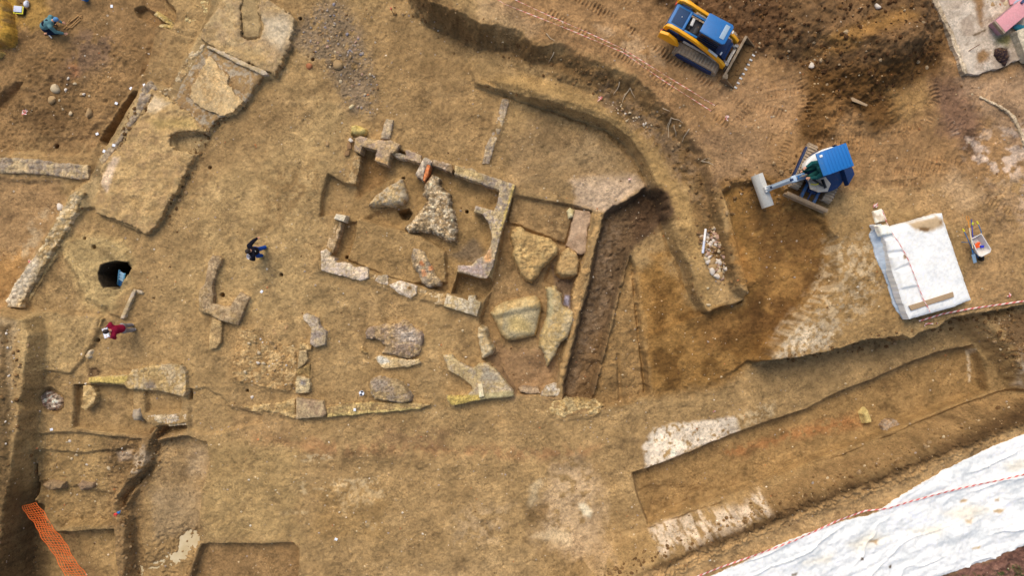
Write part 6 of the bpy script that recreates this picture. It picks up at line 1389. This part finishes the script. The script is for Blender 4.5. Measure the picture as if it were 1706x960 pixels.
# ------------------------------------------------------------------ loose stones, roots, markers
def stone_mesh(i, m_):
    r_ = random.Random(100 + i); b = MB(); b.ball((0, 0, 0), (1, r_.uniform(.6, .95), r_.uniform(.45, .7)), 2)
    for v in b.bm.verts:
        v.co *= 1 + .22 * math.sin(v.co.x * 3.1 + i) * math.cos(v.co.y * 2.7 - i) + r_.uniform(-.07, .07)
    o = b.build('stone', m_); me = o.data; bpy.data.objects.remove(o); return me
def stone_paint(n, rgb): return mat(n, rgb, .9, 0, .35, (150, 120, 80), 2.0, .15)
MESH = {}
def smesh(kind, rgb):
    if kind not in MESH: MESH[kind] = [stone_mesh(hash_i, stone_paint(kind + '_stone', rgb)) for hash_i in range(4)]
    return rng.choice(MESH[kind])
KINDS = {'cream': (196, 176, 140), 'white': (214, 202, 184), 'grey': (158, 146, 134), 'tan': (170, 140, 98), 'pinkish': (180, 146, 124), 'blue_grey': (140, 134, 138), 'brown': (128, 98, 64), 'brick': (176, 112, 74)}
def put_stone(px, py, r, kind, name='stone', label=None, group=None, cat='stone', sink=.25):
    o = bpy.data.objects.new(name, smesh(kind, KINDS[kind])); COL.objects.link(o)
    o.location = G(px, py, r * (.45 - sink)); o.rotation_euler = (rng.uniform(-.3, .3), rng.uniform(-.3, .3), rng.uniform(0, 6.28)); o.scale = (r, r, r)
    return tag(o, label, cat, group)
def inside(pp, x, y):
    c = False; n = len(pp)
    for i in range(n):
        (ax, ay), (bx, by) = pp[i], pp[(i + 1) % n]
        if (ay > y) != (by > y) and x < (bx - ax) * (y - ay) / (by - ay) + ax: c = not c
    return c
def scatter(pp, n, rmin, rmax, kinds, **k):
    xs = [p[0] for p in pp]; ys = [p[1] for p in pp]; c = 0; t = 0
    while c < n and t < n * 40:
        t += 1; x, y = rng.uniform(min(xs), max(xs)), rng.uniform(min(ys), max(ys))
        if inside(pp, x, y):
            put_stone(x, y, rmin + (rmax - rmin) * rng.random() ** 2.2, rng.choice(kinds), **k); c += 1
scatter([(1164, 388), (1176, 396), (1186, 372), (1192, 382), (1200, 405), (1208, 430), (1212, 452), (1204, 468), (1194, 472), (1184, 450), (1174, 428), (1164, 404)], 230, .045, .13, ['cream', 'white', 'grey', 'tan', 'tan', 'pinkish', 'pinkish', 'brown', 'brown', 'cream'],
        name='rubble_stone', label='loose stone in the heap below the ranging pole, at the foot of the earth bench', group='loose stones heaped at the foot of the earth bench', sink=.1)
for q in (1, 2, 3, 4, 5, 6): put_stone(1190 + rng.uniform(-6, 10), 440 + rng.uniform(-10, 25), .2, 'white' if q % 2 else 'tan', name='rubble_stone', label='loose stone in the heap below the ranging pole, at the foot of the earth bench', group='loose stones heaped at the foot of the earth bench')
scatter([(520, 20), (560, -4), (590, 40), (606, 90), (628, 130), (634, 165), (622, 190), (600, 188), (570, 170), (556, 130), (520, 90), (500, 60)], 250, .02, .085, ['grey', 'blue_grey', 'grey', 'cream', 'pinkish', 'tan', 'tan', 'brown'],
        name='cobble', label='small cobble in the spread of gravel between the mortar slabs and the house', group='cobbles in the spread of gravel', cat='cobble', sink=.3)
scatter([(1640, 0), (1672, -2), (1680, 6), (1664, 22), (1650, 24), (1642, 16)], 26, .10, .2, ['cream', 'white', 'grey', 'brick', 'tan', 'pinkish'],
        name='broken_brick', label='broken brick or stone in the rubbish heap behind the pink skip', group='broken bricks heaped behind the skip', cat='broken brick', sink=-.3)
scatter([(1000, 160), (1030, 168), (1060, 190), (1090, 206), (1092, 216), (1060, 212), (1020, 190)], 40, .03, .09, ['cream', 'white', 'pinkish', 'tan'],
        name='bench_stone', label='pale stone on the upper edge of the earth bench below the roots', group='pale stones along the earth bench', sink=.2)
scatter([(1075, 925), (1120, 905), (1280, 832), (1450, 770), (1600, 715), (1700, 668), (1700, 680), (1600, 728), (1450, 786), (1290, 848), (1130, 918)], 90, .02, .09, ['tan', 'tan', 'cream', 'brown', 'grey'],
        name='bank_stone', label='small stone sticking out of the dark slope above the ground sheet', group='stones in the slope of the far bank', sink=.2)
scatter([(60, 720), (230, 735), (200, 830), (110, 870), (62, 840)], 50, .02, .08, ['cream', 'white', 'tan', 'brick'],
        name='terrace_stone', label='small stone scattered on the muddy terrace at lower left', group='stones on the lower left terrace', sink=.25)
scatter([(400, 550), (490, 582), (484, 648), (410, 636), (390, 600)], 34, .04, .10, ['cream', 'white', 'tan'],
        name='platform_stone', label='cream stone set in the square rubble platform', group='cream stones of the rubble platform', sink=-1.0)
scatter([(2, 540), (36, 542), (28, 640), (14, 740), (2, 740)], 20, .03, .08, ['cream', 'white', 'tan'], name='bank_pebble', label='pale pebble on top of the bank at the left edge', group='pebbles on the left bank', sink=.2)
scatter([(80, 130), (150, 130), (150, 190), (90, 200)], 26, .03, .12, ['cream', 'white', 'tan', 'brown'], name='clod', label='stone or clod on the dug soil left of the dark slot', group='stones left of the dark slot', sink=.2)
for px, py, r, kd, lab in ((92, 148, .22, 'cream', 'cream stone leaning against a small hollow left of the dark slot'), (86, 166, .2, 'tan', 'largest tan stone of the hollow left of the dark slot'), (148, 188, .22, 'tan', 'lone tan stone nearest to the dark slot'), (515, 110, .15, 'brick', 'orange brick fragment left of the gravel spread'),
                           (563, 108, .24, 'tan', 'large buff cobble in the middle of the gravel spread'), (1352, 109, .15, 'white', 'white stone below the dark spoil heap'), (1461, 11, .15, 'white', 'white stone at the top of the spoil heap'), (1633, 11, .1, 'white', 'white pebble on the pavement dirt'),
                           (545, 240, .12, 'tan', 'flat stone in open soil left of the yellowish boulder'), (1180, 508, .1, 'cream', 'cream stone on the tip of the earth bench'), (1243, 487, .12, 'cream', 'cream stone at the end of the dug slope'), (181, 781, .12, 'cream', 'oval cream stone on the muddy terrace'), (420, 662, .1, 'white', 'white chip below the rubble platform'), (1600, 462, .1, 'cream', 'cream stone right of the square tarpaulin'), (100, 345, .2, 'white', 'whitish flat patch stone near the left end of the capped wall')):
    put_stone(px, py, r, kd, label=lab, sink=.15)
# fine gravel, too much to count
gb = bmesh.new(); rr_ = np.random.RandomState(5)
n = 7000
gxs = rr_.uniform(0, 1706, n); gys = rr_.uniform(0, 960, n)
dn = vnoise(gxs / 90, gys / 90, 501) * .5 + vnoise(gxs / 30, gys / 30, 502) * .5
keep = rr_.uniform(0, 1, n) < np.clip((dn - .35) * 3, .08, 1)
VV = []; FF = []; CC = []
octv = np.array([(1, 0, 0), (0, 1, 0), (-1, 0, 0), (0, -1, 0), (0, 0, .8), (0, 0, -.4)])
octf = [(0, 1, 4), (1, 2, 4), (2, 3, 4), (3, 0, 4), (1, 0, 5), (2, 1, 5), (3, 2, 5), (0, 3, 5)]
cols = [C(216, 196, 156), C(232, 220, 196), C(190, 160, 116), C(176, 160, 144), C(116, 84, 52), C(196, 128, 80)]
for x, y in zip(gxs[keep], gys[keep]):
    if (1130 < x and 705 < y and y > 960 - (x - 1150) * .48) or inside(LT, x, y): continue
    p = G(x, y); r_ = .02 + .05 * rr_.rand() ** 3; a_ = rr_.rand() * 6.28; k = len(VV)
    for v in octv * (1 + rr_.uniform(-.3, .3, (6, 1))): VV.append((p.x + r_ * (v[0] * math.cos(a_) - v[1] * math.sin(a_)), p.y + r_ * (v[0] * math.sin(a_) * .8 + v[1] * math.cos(a_)), p.z + r_ * v[2]))
    FF += [(k + f[0], k + f[1], k + f[2]) for f in octf]; CC += [(*cols[rr_.choice(6, p=[.26, .07, .36, .14, .12, .05])], 1)] * 6
me = bpy.data.meshes.new('gravel'); me.from_pydata(VV, [], FF); at = me.attributes.new('Col', 'FLOAT_COLOR', 'POINT'); at.data.foreach_set('color', np.array(CC, np.float32).ravel()); me.materials.append(M_STONE)
o = bpy.data.objects.new('gravel', me); COL.objects.link(o); tag(o, 'fine gravel and chips strewn over the dug soil', 'gravel', None, 'stuff')
gb.free()
# clods of the spoil heap
VV = []; FF = []; CC = []; n = 0
ico = bmesh.new(); bmesh.ops.create_icosphere(ico, subdivisions=1, radius=1); iv = np.array([v.co[:] for v in ico.verts]); ifc = [[v.index for v in f.verts] for f in ico.faces]; ico.free()
ZN = [(1095, -20), (1180, 25), (1262, 90), (1300, 104), (1345, 112), (1392, 170), (1440, 190), (1500, 150), (1560, 105), (1580, 40), (1560, -20)]
EDGES = [([(650, 0), (735, 42), (830, 92), (910, 104), (980, 128), (1060, 175), (1125, 230), (1160, 300), (1200, 420), (1222, 476)], 13, 320), ([(1000, 972), (1080, 930), (1280, 846), (1450, 784), (1706, 676)], 9, 380), ([(30, 560), (30, 650), (36, 760), (34, 860), (60, 960)], 14, 150), ([(268, 716), (246, 770), (206, 830), (212, 880), (222, 955)], 9, 200), ([(806, 140), (926, 176), (1050, 240), (1100, 330), (1160, 496), (1180, 522)], 6, 50), ([(1240, 500), (1300, 600)], 5, 0), ([(1300, 602), (1438, 572), (1520, 560), (1620, 530), (1706, 512)], 6, 200), ([(1195, 330), (1270, 300), (1340, 300)], 20, 200), ([(1660, 540), (1700, 600)], 14, 200), ([(200, 240), (240, 170)], 12, 150), ([(420, 150), (350, 215), (270, 372)], 7, 200)]
todo = []
for pl, w_, nn_ in EDGES:
    for k in range(nn_):
        u_ = rr_.rand() * (len(pl) - 1); a_ = min(int(u_), len(pl) - 2); f_ = u_ - a_
        todo.append((pl[a_][0] + (pl[a_ + 1][0] - pl[a_][0]) * f_ + rr_.randn() * w_, pl[a_][1] + (pl[a_ + 1][1] - pl[a_][1]) * f_ + rr_.randn() * w_))
ne_ = len(todo)
while n < 750 + ne_:
    if n < ne_: x, y = todo[n]
    else:
        x, y = rr_.uniform(1095, 1580), rr_.uniform(-20, 190)
        if not inside(ZN, x, y): continue
    n += 1; p = G(x, y); r_ = .025 + .10 * rr_.rand() ** 4; k = len(VV)
    sc = rr_.uniform(.7, 1.2, 3) * r_
    for v in iv * (1 + rr_.uniform(-.2, .2, (len(iv), 1))): VV.append(tuple(np.array(p[:]) + v * sc))
    FF += [[k + q for q in f] for f in ifc]; t_ = rr_.rand(); CC += [(*((C(136, 106, 68) if t_ < .5 else C(112, 84, 52) if t_ < .85 else C(164, 136, 98)) if n <= ne_ else C(84, 58, 34) if t_ < .7 else C(124, 90, 52) if t_ < .95 else C(170, 146, 112)), 1)] * len(iv)
me = bpy.data.meshes.new('soil_clods'); me.from_pydata(VV, [], FF); at = me.attributes.new('Col', 'FLOAT_COLOR', 'POINT'); at.data.foreach_set('color', np.array(CC, np.float32).ravel()); me.materials.append(M_SPOIL)
o = bpy.data.objects.new('soil_clods', me); COL.objects.link(o); tag(o, 'damp clods of soil on the spoil heap and crumbled along the cut edges', 'soil', None, 'stuff')

# roots hanging out of the cut faces
ROOT = mat('dry_root', (190, 170, 140), .8, 0, .2)
for i, (px, py, L, a_, lab) in enumerate(((1032, 136, .55, -1.5, 'straight pale root hanging from the bank below the tapes'), (1050, 146, .7, -1.9, 'thick forked pale root hanging from the bank below the tapes'), (1118, 196, .8, -1.2, 'largest forked pale root where the bank turns downhill'), (1123, 208, .5, -1.6, 'thin pale root under the largest forked one'), (1148, 215, .5, -1.9, 'pale root high on the bend of the bank'), (1168, 268, .5, -.6, 'pale root curling out of the bank right of the bench'), (923, 86, .4, -1.6, 'short pale root near the top of the bank below the tapes'), (910, 56, .5, -.9, 'pale root lying on the soil beside the lower tape strand'), (1104, 180, .35, -1.0, 'small pale root on the bank left of the largest forked one'))):
    p = G(px, py, .04); t = tag(empty('root', p), lab, 'root'); q0 = Vector((0, 0, 0))
    def chain(a0, L_, z=.0):
        pts = [Vector((0, 0, 0))]; a1 = a0
        for k in range(6):
            a1 += rng.uniform(-.35, .35); x_, y_ = pts[-1].x + L_ / 6 * math.cos(a1), pts[-1].y + L_ / 6 * math.sin(a1)
            pts.append(Vector((x_, y_, hq(p.x + x_, p.y + y_) - p.z + .05)))
        return pts
    b = MB(); b.tube(chain(a_, L), .022, 6, .008); b.build('main_root', ROOT, t)
    if i in (1, 2, 5): b = MB(); b.tube(chain(a_ + .6, L * .7), .018, 6, .006); b.build('side_root', ROOT, t); b = MB(); b.tube(chain(a_ - .5, L * .6), .016, 6, .006); b.build('side_root', ROOT, t)
# survey targets
TGT = mat('target_white', (236, 240, 246), .5, 0, 0); DK = mat('target_dark', (24, 34, 60), .5, 0, 0)
t = tag(empty('survey_target', G(602.5, 655.5, .02)), 'round black and white survey target left of the blue topped stone mass', 'survey target')
b = MB(); b.lathe([(.12, 0), (.12, .012)]); b.build('disc', TGT, t)
for k in (0, 1):
    b = MB(); b.prism([(0, 0)] + [(.11 * math.cos(k * math.pi + .5 + 1.5708 * j / 6), .11 * math.sin(k * math.pi + .5 + 1.5708 * j / 6)) for j in range(7)], .014, .02, 'xy', 0); b.build('dark_sector', DK, t)
for px, py, lab in ((241, 142, 'white survey marker nearest the kerb wall top'), (218, 147, 'white survey marker above the dark slot'), (194, 172, 'white survey marker beside the upper bend of the dark slot'), (162, 223, 'white survey marker left of the lower end of the dark slot'), (174, 252, 'white survey marker below the dark slot'), (190, 242, 'white survey marker on the kerb wall between slot and slab'), (436, 486, 'small white and red survey marker in the corridor'), (591, 683, 'white survey marker on the long sill wall'), (560, 899, 'small pale survey marker in the open soil of the south'), (186, 10, 'white survey marker near the top edge right of the bones'), (86, 716, 'white survey marker on the step of the lower left room')):
    b = MB(); b.box((0, 0, .012), (.13, .11, .02), rz=rng.uniform(0, 3), bev=.004); o = b.build('survey_marker', TGT); o.location = G(px, py, 0.01 if (px, py) not in ((190, 242), (591, 683)) else .30); tag(o, lab, 'survey marker')
t = tag(empty('work_glove', G(195, 856, .04)), 'red and blue pair of work gloves dropped in the gully', 'gloves')
b = MB(); b.ball((-.05, -.03, .03), (.10, .06, .04)); b.tube([(-.05, -.03, .03), (-.14, -.12, .03)], .02); b.tube([(-.02, -.06, .03), (-.04, -.16, .03)], .018); b.build('red_glove', RED, t)
b = MB(); b.ball((.09, .05, .04), (.09, .06, .04)); b.tube([(.1, .06, .03), (.18, .14, .03)], .02); b.build('blue_glove', BLUE, t)
# puddle in the sunken basin
SEED[0] += 1
pw = [(296, 876), (332, 876), (334, 902), (330, 918), (316, 940), (288, 960), (262, 968), (236, 968), (232, 936), (258, 928), (278, 914), (286, 892)]
mw = bpy.data.materials.new('muddy_water'); mw.use_nodes = True; nt = mw.node_tree; bs = nt.nodes['Principled BSDF']
gp = nd(nt, 'ShaderNodeNewGeometry'); nz = noise(nt, gp.outputs['Position'], 1.2, 3)
nt.links.new(ramp(nt, nz, [(.3, tuple(C(190, 168, 124))), (.7, tuple(C(214, 198, 160)))]), bs.inputs['Base Color']); bs.inputs['Roughness'].default_value = .25; bs.inputs['Specular IOR Level'].default_value = .5
zw = float(np.mean([G(a_, b_).z for a_, b_ in ((318, 895), (310, 910), (298, 925), (280, 940), (260, 950), (325, 890))])) + .015
o = relief('puddle_water', pw, zw, lambda X, Y, D: np.full(X.shape, zw), zw - .2, pal((190, 178, 150), (200, 190, 164)), mw, .05, 3)
tag(o, kind='structure')
# grass tufts in the lower right corner
GM = paint('grass_blade', (70, 104, 40), .7, 0, .1, (120, 120, 60)); VV = []; FF = []
for k in range(2600):
    x = 1600 + 140 * rr_.rand(); y = 925 + 60 * rr_.rand()
    if vnoise(np.array([x / 9.0]), np.array([y / 9.0]), 601)[0] < .52 or y < 958 - (x - 1600) * .2: continue
    p = G(x, y); a_ = rr_.rand() * 6.28; h_ = .06 + .12 * rr_.rand(); w_ = .012; i0 = len(VV); c2, s2 = math.cos(a_), math.sin(a_); lx, ly = rr_.uniform(-.08, .08, 2)
    VV += [(p.x - w_ * c2, p.y - w_ * s2, p.z), (p.x + w_ * c2, p.y + w_ * s2, p.z), (p.x + lx * .5 + w_ * .7 * c2, p.y + ly * .5 + w_ * .7 * s2, p.z + h_ * .7), (p.x + lx, p.y + ly, p.z + h_)]
    FF += [(i0, i0 + 1, i0 + 2), (i0, i0 + 2, i0 + 3)]
me = bpy.data.meshes.new('grass'); me.from_pydata(VV, [], FF); me.materials.append(GM); o = bpy.data.objects.new('grass', me); COL.objects.link(o); tag(o, 'tufts of green grass on the purplish soil at the lower right corner', 'grass', None, 'stuff')
# driftwood-like sticks
plank('wood_splinter', 'thin pale splintered board half buried in the wet spoil', 'board', [(1417, 162), (1421, 162), (1446, 174), (1444, 177), (1420, 168)], 2.05, .05, WOOD)
b = MB(); p0 = G(1600, 94, .0); b.tube([(0, 0, .05), (.25, .2, .3), (.45, .33, .5)], .015); o = b.build('iron_rod', RUST); o.location = p0; tag(o, 'thin rusty iron rod leaning by the kerb of the pavement', 'iron rod')
